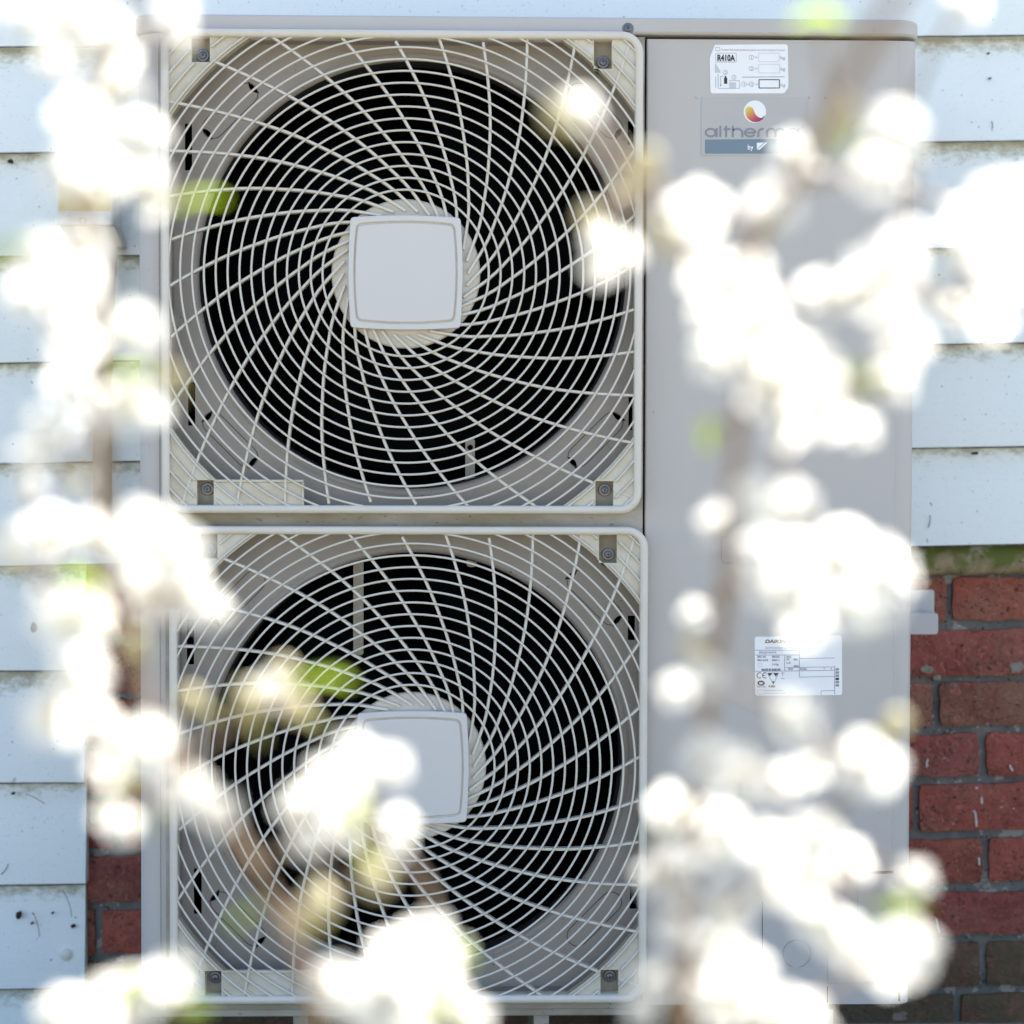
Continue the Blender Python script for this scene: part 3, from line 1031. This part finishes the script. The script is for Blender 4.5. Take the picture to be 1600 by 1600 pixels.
def label_thing(name, poly_px, material):
    pts = [P(x, y, YL) for x, y in poly_px]
    cx, cz = sum(p.x for p in pts) / len(pts), sum(p.z for p in pts) / len(pts)
    me = filled(name, [[(p.x, p.z) for p in pts][::-1]], YL, YL + .0006)
    me.transform(Matrix.Translation((-cx, -YL, -cz)))
    return put(name, me, material, pump, (cx, YL, cz))


def write(par, s, px, py, hpx, m_, wpx=None, bold=0, shear=0, name='lettering'):
    """text whose baseline starts at photo pixel (px, py), cap height hpx, fitted to width wpx"""
    me = text(s, hpx * MM / .70, 1, bold * MM, shear)
    xs = [v.co.x for v in me.vertices]
    if wpx and xs:
        k_ = wpx * MM / (max(xs) - min(xs))
        me.transform(Matrix.Diagonal((k_, 1, 1, 1)))
    put(name, me, M[m_], par, P(px, py, YL - .00025))


def lines(par, segs, m_, th=.8):
    m = MB()
    for (x0, y0, x1, y1) in segs:
        a, b = P(x0, y0, YL - .0002), P(x1, y1, YL - .0002)
        d = (b - a).normalized(); n_ = Vector((-d.z, 0, d.x)) * th * MM / 2
        m.add([a - n_, b - n_, b + n_, a + n_], [(0, 1, 2, 3)])
    put('printed_line', m, M[m_], par)


def boxl(x0, y0, x1, y1):
    return [(x0, y0, x1, y0), (x1, y0, x1, y1), (x1, y1, x0, y1), (x0, y1, x0, y0)]


def circl(cx, cy, r, n=14):
    p = [(cx + r * math.cos(2 * math.pi * i / n), cy + r * math.sin(2 * math.pi * i / n)) for i in range(n + 1)]
    return [(*p[i], *p[i + 1]) for i in range(n)]


def area(par, polys, m_, name='printed_patch', dy=0):
    m = MB()
    for poly in polys:
        v = [P(x, y, YL - .0002 - dy) for x, y in poly]
        m.add(v, [tuple(range(len(v)))])
    put(name, m, M[m_], par)


L1 = label_thing('refrigerant_label', [(1117, 70), (1228, 69), (1231, 72), (1232, 132), (1231, 138), (1226, 145), (1222, 146), (1112, 146), (1110, 142), (1109, 90)], M['label'])
write(L1, 'Contains fluorinated greenhouse gases covered by the Kyoto Protocol', 1126.5, 79, 3.0, 'ink_mid', 100)
lines(L1, boxl(1118.5, 74, 1124.5, 79.5), 'ink_mid', .6)
write(L1, 'R410A', 1120.5, 95, 9.5, 'ink', 28, bold=.55)
lines(L1, boxl(1118.5, 83, 1150.5, 97), 'ink_mid', .6)
for (yy, lab) in ((89.5, '1'), (107, '2')):
    lines(L1, circl(1174, yy, 3.6), 'ink_mid', .6)
    write(L1, lab, 1172.8, yy + 2.4, 4.6, 'ink_mid')
    write(L1, '=', 1179, yy + 2.3, 4.2, 'ink_mid', 4)
    write(L1, 'kg', 1219, yy + 3, 5, 'ink_mid', 7.5)
lines(L1, boxl(1185.5, 83, 1217.5, 96.5) + boxl(1185.5, 100.5, 1218, 114), 'ink_pale', .8)
lines(L1, [(1159.5, 120.5, 1226, 120)], 'ink_mid', 1.1)
lines(L1, circl(1162.5, 131.5, 3.6) + circl(1174.5, 131.5, 3.6), 'ink_mid', .6)
write(L1, '1', 1161.3, 133.9, 4.6, 'ink_mid'); write(L1, '2', 1173.3, 133.9, 4.6, 'ink_mid')
write(L1, '+', 1167, 133.5, 4, 'ink_mid', 3); write(L1, '=', 1180, 133.8, 4.2, 'ink_mid', 4); write(L1, 'kg', 1219.5, 135, 5, 'ink_mid', 7)
lines(L1, boxl(1186, 124.5, 1218, 137.5), 'ink', 1.4)
lines(L1, circl(1133.5, 113, 3.4) + circl(1146.7, 120.7, 3.4), 'ink_mid', .6)
write(L1, '2', 1132.3, 115.3, 4.4, 'ink_mid'); write(L1, '1', 1145.6, 123, 4.4, 'ink_mid')
area(L1, [[(1117, 99.5), (1118.5, 99.5), (1127, 113.5), (1117, 113.5)], [(1139.5, 128.5), (1150, 128.5), (1150, 137.5), (1139.5, 137.5)], [(1121.3, 115), (1123, 115), (1123, 138), (1121.3, 138)]], 'ink_pale')
area(L1, [[(1131.3, 122), (1132.6, 121), (1132.8, 118.5), (1134.8, 118.5), (1135, 121), (1136.3, 122), (1136.3, 131), (1131.3, 131)], [(1125.4, 132), (1127.2, 132), (1126.3, 135.5)]], 'ink')
lines(L1, [(1126, 119, 1126, 133), (1126, 119, 1131, 119), (1123, 138, 1155.5, 138), (1155.5, 126, 1155.5, 138), (1139, 126, 1155.5, 126), (1118.3, 120, 1118.3, 137)], 'ink_mid', .7)

L2 = label_thing('brand_film', [(1096, 152), (1263, 151), (1263, 243), (1096, 243)], M['label_clear'])
# round emblem: white disc with a warm comma
cx, cy, rr = 1179.5, 174.5, 17.5
area(L2, [[(cx + rr * math.cos(R(t)), cy + rr * math.sin(R(t))) for t in range(0, 360, 10)]], 'label')


def comma_mat():
    m = bpy.data.materials.new('emblem gradient print'); m.use_nodes = True
    n, l, b = nodes(m)
    tc = n.new("ShaderNodeTexCoord"); sep = n.new("ShaderNodeSeparateXYZ"); l.new(tc.outputs["Generated"], sep.inputs[0])
    a = n.new("ShaderNodeMath"); a.operation = 'SUBTRACT'; l.new(sep.outputs["X"], a.inputs[0]); l.new(sep.outputs["Z"], a.inputs[1])
    r = n.new("ShaderNodeMapRange"); l.new(a.outputs[0], r.inputs[0]); r.inputs[1].default_value = -.75; r.inputs[2].default_value = .85
    cr = n.new("ShaderNodeValToRGB"); l.new(r.outputs[0], cr.inputs[0])
    e = cr.color_ramp.elements
    e[0].color = (.66, .55, .08, 1); e[1].color = (.16, .02, .10, 1); e[1].position = .95
    k_ = e.new(.35); k_.color = (.62, .22, .07, 1); k_ = e.new(.62); k_.color = (.52, .05, .10, 1)
    l.new(cr.outputs[0], b.inputs["Base Color"]); b.inputs["Roughness"].default_value = .4
    return m


M['comma'] = comma_mat()
top_ = [(1164.5, 175), (1164.8, 171), (1166.5, 168.2), (1169, 166.8), (1172, 166.8), (1175, 168), (1177, 170.5), (1178.3, 174), (1180, 178), (1183, 181.5), (1187, 184), (1190.5, 184), (1193.5, 181.8), (1195.3, 179.2)]
bot_ = [(1194.3, 183), (1191.5, 186.8), (1187, 189.8), (1182, 191), (1177, 190.5), (1172, 188.3), (1168, 184.8), (1165.6, 180.5)]
area(L2, [top_ + bot_], 'comma', dy=.0002)


def strokes(par, polylines, wpx, m_):
    m = MB()
    for pl in polylines:
        pts = [P(x, y, YL - .0003) for x, y in pl]
        m.sweep(pts, [(-wpx * MM / 2, 0), (wpx * MM / 2, 0), (wpx * MM / 2, -.0001), (-wpx * MM / 2, -.0001)])
    put('lettering', m, M[m_], par)


def arcl(cx_, cy_, rx, ry, a0, a1, n=12):
    return [(cx_ + rx * math.cos(R(a0 + (a1 - a0) * i / n)), cy_ - ry * math.sin(R(a0 + (a1 - a0) * i / n))) for i in range(n + 1)]


def letter_a(x):
    return [arcl(x + 9, 207.2, 7.8, 5.9, 0, 360, 20), [(x + 18.2, 200.2), (x + 18.2, 214.2)]]


lw = []
lw += letter_a(1101.5)
lw += [[(1125.5, 196.5), (1125.5, 214.2)]]
lw += [[(1134.6, 196.5), (1134.6, 214.2)], [(1130.5, 201.8), (1141, 201.8)]]
lw += [[(1145, 196.5), (1145, 214.2)], [(1145, 203)] + arcl(1152, 207.5, 8, 6.2, 120, 0, 8) + [(1160, 214.2)]]
lw += [arcl(1172, 207.2, 8, 6, -30, -360, 20), [(1164, 207.2), (1180, 207.2)]]
lw += [[(1185, 214.2), (1185, 208)] + arcl(1192, 208, 7, 6.8, 180, 80, 6)]
lw += [[(1198.5, 214.2), (1198.5, 206)] + arcl(1205, 207, 6.5, 5.8, 180, 0, 8) + [(1211.5, 214.2)], arcl(1218.5, 207, 7, 5.8, 180, 0, 8) + [(1225.5, 214.2)]]
lw += letter_a(1229.5)
strokes(L2, lw, 3.3, 'ink_grey')
lines(L2, circl(1254.5, 197.5, 2.4), 'ink_grey', .9)
area(L2, [[(1101.5, 218), (1250, 217), (1250, 240), (1101.5, 240)]], 'ink_blue')
write(L2, 'by', 1168, 233.5, 7.5, 'label', 9, bold=.2)
area(L2, [[(1182.5, 223), (1194, 222.5), (1182.5, 233.5)], [(1196, 222.5), (1199, 222.5), (1187, 234), (1182.8, 234)]], 'label', dy=.0002)

L3 = label_thing('rating_plate', [(1181, 995), (1313, 993), (1315.5, 996), (1316, 1083), (1314, 1086), (1183, 1087), (1180, 1084), (1179, 998)], M['label'])
write(L3, 'DAIKIN EUROPE N.V.', 1195, 1004.5, 5, 'ink_gold', 92, bold=.3, shear=.2)
write(L3, 'Zandvoordestraat 300, Oostende, Belgium', 1195.5, 1013.5, 3, 'ink_mid', 84)
lines(L3, [(1180, 1016, 1249, 1016), (1180, 1023.5, 1249, 1023.5), (1180, 1049, 1304, 1047.5), (1226, 1023.5, 1226, 1048.5), (1249, 1010, 1249, 1058), (1227, 1043, 1304, 1042),
           (1249, 1029, 1304, 1028), (1249, 1058, 1304, 1057), (1304, 1040, 1304, 1085), (1283, 1079.5, 1304, 1079), (1283, 1079.5, 1283, 1086)], 'ink_mid', .9)
write(L3, 'ERHQ016AAV3', 1186, 1021, 3.2, 'ink_mid', 27, bold=.1)
write(L3, 'MFG. NO.', 1183.5, 1027.6, 3, 'ink_mid', 14, bold=.2); write(L3, '3801023', 1206, 1027.6, 3, 'ink_mid', 12, bold=.2)
write(L3, 'MFG. DATE', 1183.5, 1033, 3, 'ink_mid', 17, bold=.2); write(L3, '2009.11', 1206, 1033, 3, 'ink_mid', 12, bold=.2)
write(L3, '114 kg', 1206, 1039.5, 3.1, 'ink_mid', 10, bold=.2)
lines(L3, boxl(1184.5, 1036.5, 1190.5, 1041.5), 'ink_pale', .7)
write(L3, 'MADE IN EUROPE', 1190, 1048, 3.4, 'ink', 30, bold=.15)
for (s_, x_, y_, w_) in (('MAX.', 1229, 1027.6, 8), ('H.P.', 1229, 1031.5, 5), ('MPa', 1240, 1031.8, 7), ('L.P.', 1229, 1037, 7), ('MPa', 1240, 1042.3, 8), ('IP24', 1232, 1046.8, 7), ('R410A', 1250, 1046.8, 11), ('V', 1287, 1046, 2), ('A', 1298, 1046, 2.5)):
    write(L3, s_, x_, y_, 3, 'ink_mid', w_, bold=.2)
strokes(L3, [arcl(1187, 1055.3, 4.2, 4.2, 60, 300, 8), arcl(1195.5, 1055.3, 4.2, 4.2, 60, 300, 8), [(1191.6, 1055.3), (1195.5, 1055.3)]], 1.1, 'ink')
area(L3, [[(1199.5, 1052), (1207, 1052), (1203, 1056.5)], [(1208.5, 1052), (1216.5, 1052), (1212, 1057)], [(1205.5, 1064.5), (1211, 1064.5), (1208.3, 1069)],
          [(1183.5 + 0, 1067.3)] + [(1189.2 + 5.8 * math.cos(R(t)), 1067.3 + 4 * math.sin(R(t))) for t in range(160, -180, -20)]], 'ink')
lines(L3, [(1199.5, 1052, 1208, 1069), (1216.5, 1052, 1208.5, 1069), (1199.5, 1051.6, 1216.5, 1051.6), (1220, 1051.5, 1226, 1051.5), (1223, 1051, 1223, 1056), (1220, 1060, 1226, 1060)], 'ink_mid', .9)
area(L3, [[(1186, 1066.3), (1192.5, 1066.3), (1190.5, 1069), (1187, 1069)]], 'label', dy=.0002)
write(L3, 'SGS VGS', 1182.5, 1074, 2.4, 'ink_mid', 14, bold=.15); write(L3, 'P-001', 1201, 1074, 3.2, 'ink', 10, bold=.2)
lines(L3, boxl(1184, 1078, 1194, 1085), 'ink_pale', .7)
lines(L3, [(1195, 1079, 1224, 1079), (1195, 1083, 1228, 1083)], 'ink_mid', .9)
for i in range(6):
    area(L3, [[(1305.5, 1044 + i * 5), (1311, 1044 + i * 5), (1311, 1047.8 + i * 5), (1305.5, 1047.8 + i * 5)]], 'ink_mid' if i != 3 else 'ink')

# rear bracket that shows past the right edge, on the brickwork
m = MB()
a, b = P(1380, 991, .30), P(1466, 958, .30)
a.x = XR - .004
m.prism([(p[0], p[1]) for p in rrect(a.x, a.z, b.x, b.z, .004, 4)], .300, .302)
a2, b2 = P(1380, 964, .33), P(1460, 922, .33); a2.x = XR - .004
m.prism([(p[0], p[1]) for p in rrect(a2.x, a2.z, b2.x, b2.z, .003, 4)], .330, .332)
m.box((a.x, .3022, b.z - .0022), (b2.x - .004, .3298, b.z - .0004))
put('rear_bracket', m, M['bracket'], pump)
# feet under the base
for px in (470, 846, 1290):
    a, b = P(px - 12, 1585, .05), P(px + 12, 1585, .05)
    m = MB(); zb0 = ZB - .0105
    m.box((a.x, .05, .001), (b.x, .30, zb0)); m.box((a.x - .02, .045, .001), (b.x + .02, .31, .012))
    put('support_leg', m, M['paint_dirty'], pump, bevel=.001)

# ================================================================== isolator box and conduit on the wall
YX = YB - .055
a, b = P(88, 352, YX), P(176, 205, YX)
iso = thing('isolator_box', 'white wall box with a yellow label, half hidden by blossom left of the unit', 'electrical box', ((a.x + b.x) / 2, YB, a.z))
m = MB(); m.box((a.x, YX, a.z), (b.x, YB + .005, b.z))
put('box_body', m, M['box'], iso, bevel=.004, segs=3)
la, lb = P(92, 329, YX - .0008), P(172, 250, YX - .0008)
m = MB(); m.box((la.x, YX - .0008, la.z), (lb.x, YX + .001, lb.z))
put('box_label', m, M['box_label'], iso)
for (x_, y_) in ((129, 345), (127, 226)):
    m = MB(); m.lathe([(0, .0016), (.0030, .0014), (.0037, -.0004), (.0044, -.0006), (.0044, .001)], k=16)
    put('screw_hole', m, M['metal'], iso, P(x_, y_, YX), smooth=50)
# sloping gland hood below the box, then the cable conduit
a3, b3 = P(95, 384, YX + .012), P(186, 354, YX + .012)
m = MB()
zt_, zb_ = a.z - .0005, a3.z
m.add([(a.x + .004, YX + .002, zt_), (b.x + .002, YX + .002, zt_), (b.x + .002, YB, zt_), (a.x + .004, YB, zt_),
       (a.x + .014, YX + .02, zb_), (b.x + .010, YX + .02, zb_), (b.x + .010, YB, zb_), (a.x + .014, YB, zb_)],
      [(0, 3, 2, 1), (4, 5, 6, 7), (0, 1, 5, 4), (1, 2, 6, 5), (2, 3, 7, 6), (3, 0, 4, 7)])
put('gland_hood', m, M['pipe'], iso, bevel=.002)
pth = [P(170, 380, YX + .03), P(166, 450, YX + .032), P(160, 600, YX + .032), P(160, 790, YX + .032), P(161, 835, YX + .036), P(163, 852, YX + .05), P(164, 856, YX + .09)]
m = MB(); m.tube(pth, .0125, 12)
put('conduit', m, M['pipe'], iso, smooth=60)

# ================================================================== blossom in the foreground
DB = .70
PXF = 36 / LENS / 1600      # metres per photo pixel per metre of depth


def at(px, py, d):
    v = CROT @ Vector(((px - 800) / 1600 * 36 / LENS, (800 - py) / 1600 * 36 / LENS, -1))
    return CAM + v * d


def blossom_mesh(seed):
    rnd = random.Random(seed)
    m = MB()
    opn = rnd.uniform(.35, 1.0)
    for k in range(5):
        a = 2 * math.pi * k / 5 + rnd.uniform(-.15, .15)
        L = rnd.uniform(.0092, .0112); W_ = rnd.uniform(.0044, .0056)
        up_ = opn * rnd.uniform(.4, 1.1)
        vs = []
        for i in range(6):
            t = i / 5
            wdt = W_ * (math.sin(math.pi * min(1, t * .93 + .05)) ** .55) * (1 if t < .99 else .8)
            r_ = .0008 + L * t * math.cos(up_ * (.9 - .35 * t)); h_ = L * t * math.sin(up_ * (.9 - .35 * t))
            for j in range(5):
                u = -1 + j / 2
                x, y = r_, u * wdt
                z = h_ + abs(u) ** 2 * .0018 * math.sin(math.pi * t) + rnd.uniform(-.0003, .0003)
                vs.append((x * math.cos(a) - y * math.sin(a), x * math.sin(a) + y * math.cos(a), z))
        m.add(vs, [(i * 5 + j, i * 5 + j + 1, (i + 1) * 5 + j + 1, (i + 1) * 5 + j) for i in range(5) for j in range(4)])
    m.mi = 1
    for k in range(9):
        a = rnd.uniform(0, 6.28); s_ = rnd.uniform(.15, .6); L = rnd.uniform(.004, .0065)
        e = Vector((math.cos(a) * s_, math.sin(a) * s_, 1)).normalized() * L
        m.tube([(0, 0, .0005), e * .9, e], [.00018, .00018, .0005], 3)
    m.mi = 2
    m.tube([(0, 0, .0012), (0, 0, -.0015), (.0006, 0, -.004), (.001, .0006, -.013)], [.0022, .0018, .0007, .0006], 6)
    me = m.mesh('blossom', True, fix=False)
    for x in ('petal', 'stamen', 'calyx'): me.materials.append(M[x])
    return me


def bud_mesh(seed):
    rnd = random.Random(seed)
    m = MB(); pr = [(0, .007), (.0022, .0064), (.0036, .0042), (.0034, .0018), (.002, 0)]
    k = 8; vs = []
    for (r_, z) in pr:
        for i in range(k):
            g_ = 2 * math.pi * i / k; vs.append((r_ * math.cos(g_), r_ * math.sin(g_), z))
    m.add(vs, [(a * k + i, a * k + (i + 1) % k, (a + 1) * k + (i + 1) % k, (a + 1) * k + i) for a in range(4) for i in range(k)])
    m.mi = 1
    m.tube([(0, 0, .0014), (0, 0, -.001), (.0008, 0, -.010)], [.0026, .0016, .0006], 6)
    me = m.mesh('bud', True, fix=False)
    for x in ('cream', 'calyx'): me.materials.append(M[x])
    return me


def leaf_mesh(seed):
    rnd = random.Random(seed)
    m = MB(); vs = []; L, W_ = .020, .0062
    for i in range(8):
        t = i / 7; wd = W_ * math.sin(math.pi * (t * .94 + .03)) ** .8
        for j in range(3):
            u = j - 1
            vs.append((u * wd, abs(u) * .0018 + .003 * math.sin(t * 2.5), t * L))
    m.add(vs, [(i * 3 + j, i * 3 + j + 1, (i + 1) * 3 + j + 1, (i + 1) * 3 + j) for i in range(7) for j in range(2)])
    m.tube([(0, 0, .002), (0, .0004, -.006)], [.0005, .0006], 4)
    me = m.mesh('leaf', True, fix=False); me.materials.append(M['leaf'])
    return me


BL = [blossom_mesh(s_) for s_ in range(6)]
BU = [bud_mesh(s_) for s_ in range(2)]
LF = [leaf_mesh(s_) for s_ in range(3)]


def shrub(label, stem, blobs, leaves, buds, dims, size=1.0):
    """stem: [(px, py, depth, radius mm)]; blobs: [(px, py, R)] of white blossom in the photograph"""
    foot = at(stem[0][0], stem[0][1], stem[0][2])
    base = Vector((foot.x, foot.y, 0))
    root = thing('blossom_branch', label, 'flowering branch', base, 'blossom branches in front of the unit')
    pts = [at(x, y, d) for x, y, d, r_ in stem]
    rad = [r_ * 1.2 / 1000 for *_, r_ in stem]
    # smooth through a Catmull-Rom
    sm, sr = [], []
    for i in range(len(pts) - 1):
        p0, p1, p2, p3 = pts[max(i - 1, 0)], pts[i], pts[i + 1], pts[min(i + 2, len(pts) - 1)]
        for k in range(5):
            t = k / 5
            sm.append(.5 * ((2 * p1) + (p2 - p0) * t + (2 * p0 - 5 * p1 + 4 * p2 - p3) * t * t + (3 * p1 - p0 - 3 * p2 + p3) * t ** 3)); sr.append(rad[i] + (rad[i + 1] - rad[i]) * t)
    sm.append(pts[-1]); sr.append(rad[-1])
    full = [base] + [base.lerp(sm[0], .5) + Vector((.01, 0, 0))] + sm
    fr = [sr[0] * 1.6, sr[0] * 1.3] + sr
    m = MB(); m.tube([p - base for p in full], fr, 8)
    put('stem', m.mesh('stem', True), M['bark'], root, base)
    tree = list(sm)
    items = [('w', *b) for b in blobs] + [('d', *b) for b in dims] + [('l', *b) for b in leaves] + [('b', *b) for b in buds]
    placed = []
    for it in items:
        kind, px, py, Rv = it[0], it[1], it[2], it[3] * size
        if kind == 'w' and px < 420 and size < 1: px -= 10
        d = .675 if kind == 'l' else DB + random.uniform(-.06, .07)
        placed.append((kind, px, py, Rv, at(px, py, d), d, it))
    rest = placed[:]
    while rest:
        best = None
        for e in rest:
            for tpt in tree:
                dd = (tpt - e[4]).length_squared
                if best is None or dd < best[0]: best = (dd, e, tpt)
        dd, e, tpt = best
        rest.remove(e)
        c = e[4]
        away = (c - tpt)
        L = away.length
        if L > .012:
            side = Vector((random.uniform(-1, 1), random.uniform(-1, 1), random.uniform(.2, 1))) * L * .12
            tw = [tpt, tpt.lerp(c, .35) + side, tpt.lerp(c, .7) + side * .8, c]
            m = MB(); m.tube([p - tpt for p in tw], [.0016, .0014, .0012, .0009], 5)
            put('twig', m.mesh('twig', True), M['bark'], root, tpt)
            tree += [tpt.lerp(c, .5), c]
        else:
            tree.append(c)
        kind, px, py, Rv, c, d, it = e
        s_px = d * PXF
        if kind == 'b' and Rv >= 38: kind = 'd'; Rv -= 4
        if kind in ('w', 'd'):
            n_ = 1 + (1 if Rv >= 44 else 0) + (1 if Rv >= 54 else 0)
            for k in range(n_):
                a = random.uniform(0, 6.28)
                rr_ = (0 if k == 0 else max(8, Rv - 26)) * s_px
                off = Vector((math.cos(a) * rr_, random.uniform(.002, .014) * k, math.sin(a) * rr_))
                if k == 0:
                    dirn = Vector((random.uniform(-.55, .55), -1, random.uniform(-.3, .65))).normalized()
                    sc = min(1.25, max(.6, Rv / 45)) * random.uniform(.95, 1.05)
                else:
                    dirn = (off * 60 + Vector((random.uniform(-.6, .6), random.uniform(-.9, .3), random.uniform(-.3, .8)))).normalized()
                    sc = min(1.05, max(.6, (Rv - 6) / 48)) * random.uniform(.85, 1.05)
                if kind == 'd': sc *= .9
                rot = dirn.to_track_quat('Z', 'Y').to_euler(); rot.rotate_axis('Z', random.uniform(0, 6))
                o = put('blossom', random.choice(BL), M['petal'], root, c + off, rot)
                o.scale = (sc,) * 3
        elif kind == 'l':
            ang = R(it[4])
            dirn = Vector((math.cos(ang), -.25, math.sin(ang))).normalized()
            rot = dirn.to_track_quat('Z', 'Y').to_euler(); rot.rotate_axis('Z', random.uniform(-.5, .5))
            o = put('leaf', random.choice(LF), M['leaf'], root, c - dirn * .008, rot)
            o.scale = (Rv / 46,) * 3
        else:
            dirn = Vector((random.uniform(-.6, .6), random.uniform(-1, 0), random.uniform(.2, 1))).normalized()
            o = put('bud', random.choice(BU), M['cream'], root, c, dirn.to_track_quat('Z', 'Y').to_euler())
            o.scale = (Rv / 22,) * 3
    return root


# left branch, rising past the lower fan and up the left edge
shrub('long white blossom branch curving past the lower fan and up the left edge',
      [(520, 1760, 0.72, 2.0), (500, 1620, 0.72, 2.0), (475, 1510, 0.71, 1.9), (425, 1400, 0.71, 1.8), (365, 1300, 0.71, 1.7), (300, 1215, 0.71, 1.7), (240, 1120, 0.7, 1.9), (203, 980, 0.7, 1.9), (160, 800, 0.7, 2.1), (158, 640, 0.7, 2.0), (150, 460, 0.69, 1.9), (125, 300, 0.68, 1.7), (160, 130, 0.67, 1.5), (215, 10, 0.66, 1.3), (250, -60, 0.66, 1.1)],
      [(60, 25, 50), (125, 40, 60), (190, 60, 52), (285, 30, 42), (288, 62, 34), (95, 100, 42), (195, 145, 58), (140, 190, 52), (225, 235, 55), (240, 290, 52), (165, 250, 50), (115, 272, 42), (190, 285, 38), (72, 392, 40), (70, 420, 48), (115, 455, 52), (55, 465, 38), (215, 520, 58), (125, 540, 48), (120, 600, 52), (215, 640, 58), (170, 650, 48), (250, 650, 40), (85, 680, 48), (70, 715, 42), (55, 765, 30), (75, 840, 52), (20, 850, 34), (135, 388, 48), (135, 440, 44), (150, 835, 50), (235, 845, 62), (280, 870, 55), (300, 930, 58), (345, 960, 34), (240, 935, 55), (120, 975, 62), (90, 935, 42), (130, 1050, 58), (100, 1115, 56), (155, 1125, 52), (240, 1170, 55), (185, 1195, 42), (265, 1150, 38), (205, 1290, 36), (180, 1265, 28), (305, 1240, 42), (355, 1275, 36), (560, 1190, 50), (520, 1230, 56), (605, 1195, 36), (465, 1260, 36), (480, 1320, 36), (540, 1285, 50), (628, 1290, 40), (622, 1330, 30), (640, 1490, 60), (690, 1485, 48), (600, 1535, 54), (560, 1565, 52), (515, 1540, 42), (700, 1545, 40), (660, 1580, 50), (600, 1590, 50), (735, 1590, 36)],
      [(312, 322, 44, 0), (12, 405, 44, 215), (215, 588, 34, -10), (130, 915, 36, -20), (255, 1270, 26, 60), (205, 1225, 30, 20), (500, 1072, 48, -5), (575, 1265, 34, 70), (400, 1430, 32, 30), (720, 1500, 30, -60), (690, 1590, 34, -30), (585, 1340, 30, 80)],
      [(118, 757, 26), (130, 232, 24), (215, 1010, 26), (15, 872, 26), (310, 1100, 30), (270, 595, 24), (160, 90, 24), (470, 1112, 38), (392, 1108, 34), (440, 1055, 34), (490, 1405, 40), (505, 1425, 32), (580, 1375, 34), (475, 1440, 28)],
      [(115, 760, 30), (420, 1080, 34)], size=.9)
shrub('low sprig of white blossom beside the lowest weatherboards and brickwork at the bottom left',
      [(185, 1800, 0.72, 1.6), (188, 1680, 0.72, 1.5), (200, 1590, 0.71, 1.4), (225, 1540, 0.7, 1.1)],
      [(180, 1560, 48), (95, 1590, 48), (268, 1520, 38), (230, 1560, 46), (150, 1600, 50)],
      [(208, 1545, 30, 60), (298, 1588, 36, 10)],
      [],
      [])
shrub('tall blossom branch standing in front of the plain right panel of the heat pump',
      [(1055, 1760, .74, 2.6), (1066, 1560, .74, 2.5), (1076, 1400, .72, 2.4), (1086, 1250, .71, 2.3), (1106, 1110, .7, 2.2), (1132, 950, .7, 2.1), (1142, 790, .7, 2.0), (1158, 640, .69, 1.9), (1166, 500, .68, 1.8), (1178, 385, .66, 1.8),
       (1235, 290, .6, 1.7), (1290, 195, .58, 2.0), (1340, 100, .56, 2.0), (1395, 0, .54, 1.9), (1440, -70, .53, 1.8)],
      [(1505, 5, 44), (1400, 205, 44), (1420, 245, 36), (1365, 275, 38), (1400, 300, 28), (1230, 245, 46), (1260, 275, 34), (1210, 320, 42), (1090, 330, 48), (970, 400, 40), (935, 415, 32),
       (1110, 430, 42), (1098, 490, 36), (1115, 560, 38), (1170, 430, 44), (1180, 500, 56), (1205, 555, 55), (1190, 605, 48), (1250, 565, 50), (1285, 580, 40), (1300, 470, 48), (1345, 455, 56), (1390, 425, 54), (1415, 375, 36),
       (1390, 490, 40), (1412, 540, 46), (1392, 600, 44), (1240, 650, 42), (1290, 645, 48), (1340, 672, 36), (1230, 672, 30), (1500, 335, 36), (1550, 320, 52), (1592, 295, 36), (1520, 390, 56), (1570, 405, 56), (1590, 455, 46),
       (1500, 490, 36), (1550, 505, 36), (1462, 470, 26), (1190, 790, 48), (1235, 800, 48), (1192, 860, 46), (1250, 870, 58), (1310, 875, 58), (1368, 900, 56), (1232, 930, 56), (1320, 950, 54), (1380, 950, 34), (1190, 920, 42),
       (1270, 965, 52), (1120, 820, 34), (1085, 960, 28), (1100, 1055, 32), (1060, 1080, 26), (1235, 1130, 48), (1360, 1200, 50), (1300, 1195, 28), (1262, 1205, 32), (1110, 1190, 48), (1160, 1210, 48), (1215, 1220, 40),
       (1050, 1260, 44), (1128, 1290, 48), (1122, 1330, 42), (1050, 1370, 52), (1020, 1370, 36), (1210, 1330, 48), (1270, 1310, 48), (1320, 1340, 46), (1250, 1380, 48), (1200, 1380, 42), (1130, 1425, 46), (1112, 1480, 48), (1160, 1520, 56),
       (1130, 1560, 56), (1200, 1585, 54), (1250, 1595, 48), (1430, 1378, 42), (1420, 1485, 46), (1350, 1490, 48), (1310, 1455, 42), (1270, 1440, 42), (1390, 1505, 46), (1050, 1450, 30), (1030, 1530, 38), (1005, 1580, 30)],
      [(1282, 40, 46, 190), (1345, 600, 34, -60), (1100, 672, 28, 100), (1405, 1425, 42, 0), (1380, 960, 30, 60), (1285, 1365, 26, 20), (1030, 1312, 30, 190), (1340, 215, 30, 60), (1200, 360, 26, -60)],
      [(1308, 190, 32), (1390, 1140, 32), (905, 172, 44), (885, 190, 34), (1000, 275, 40), (985, 300, 30), (1040, 372, 30), (930, 350, 30), (1170, 1580, 26), (1090, 1020, 26)],
      [(945, 385, 38)],
      size=.93)
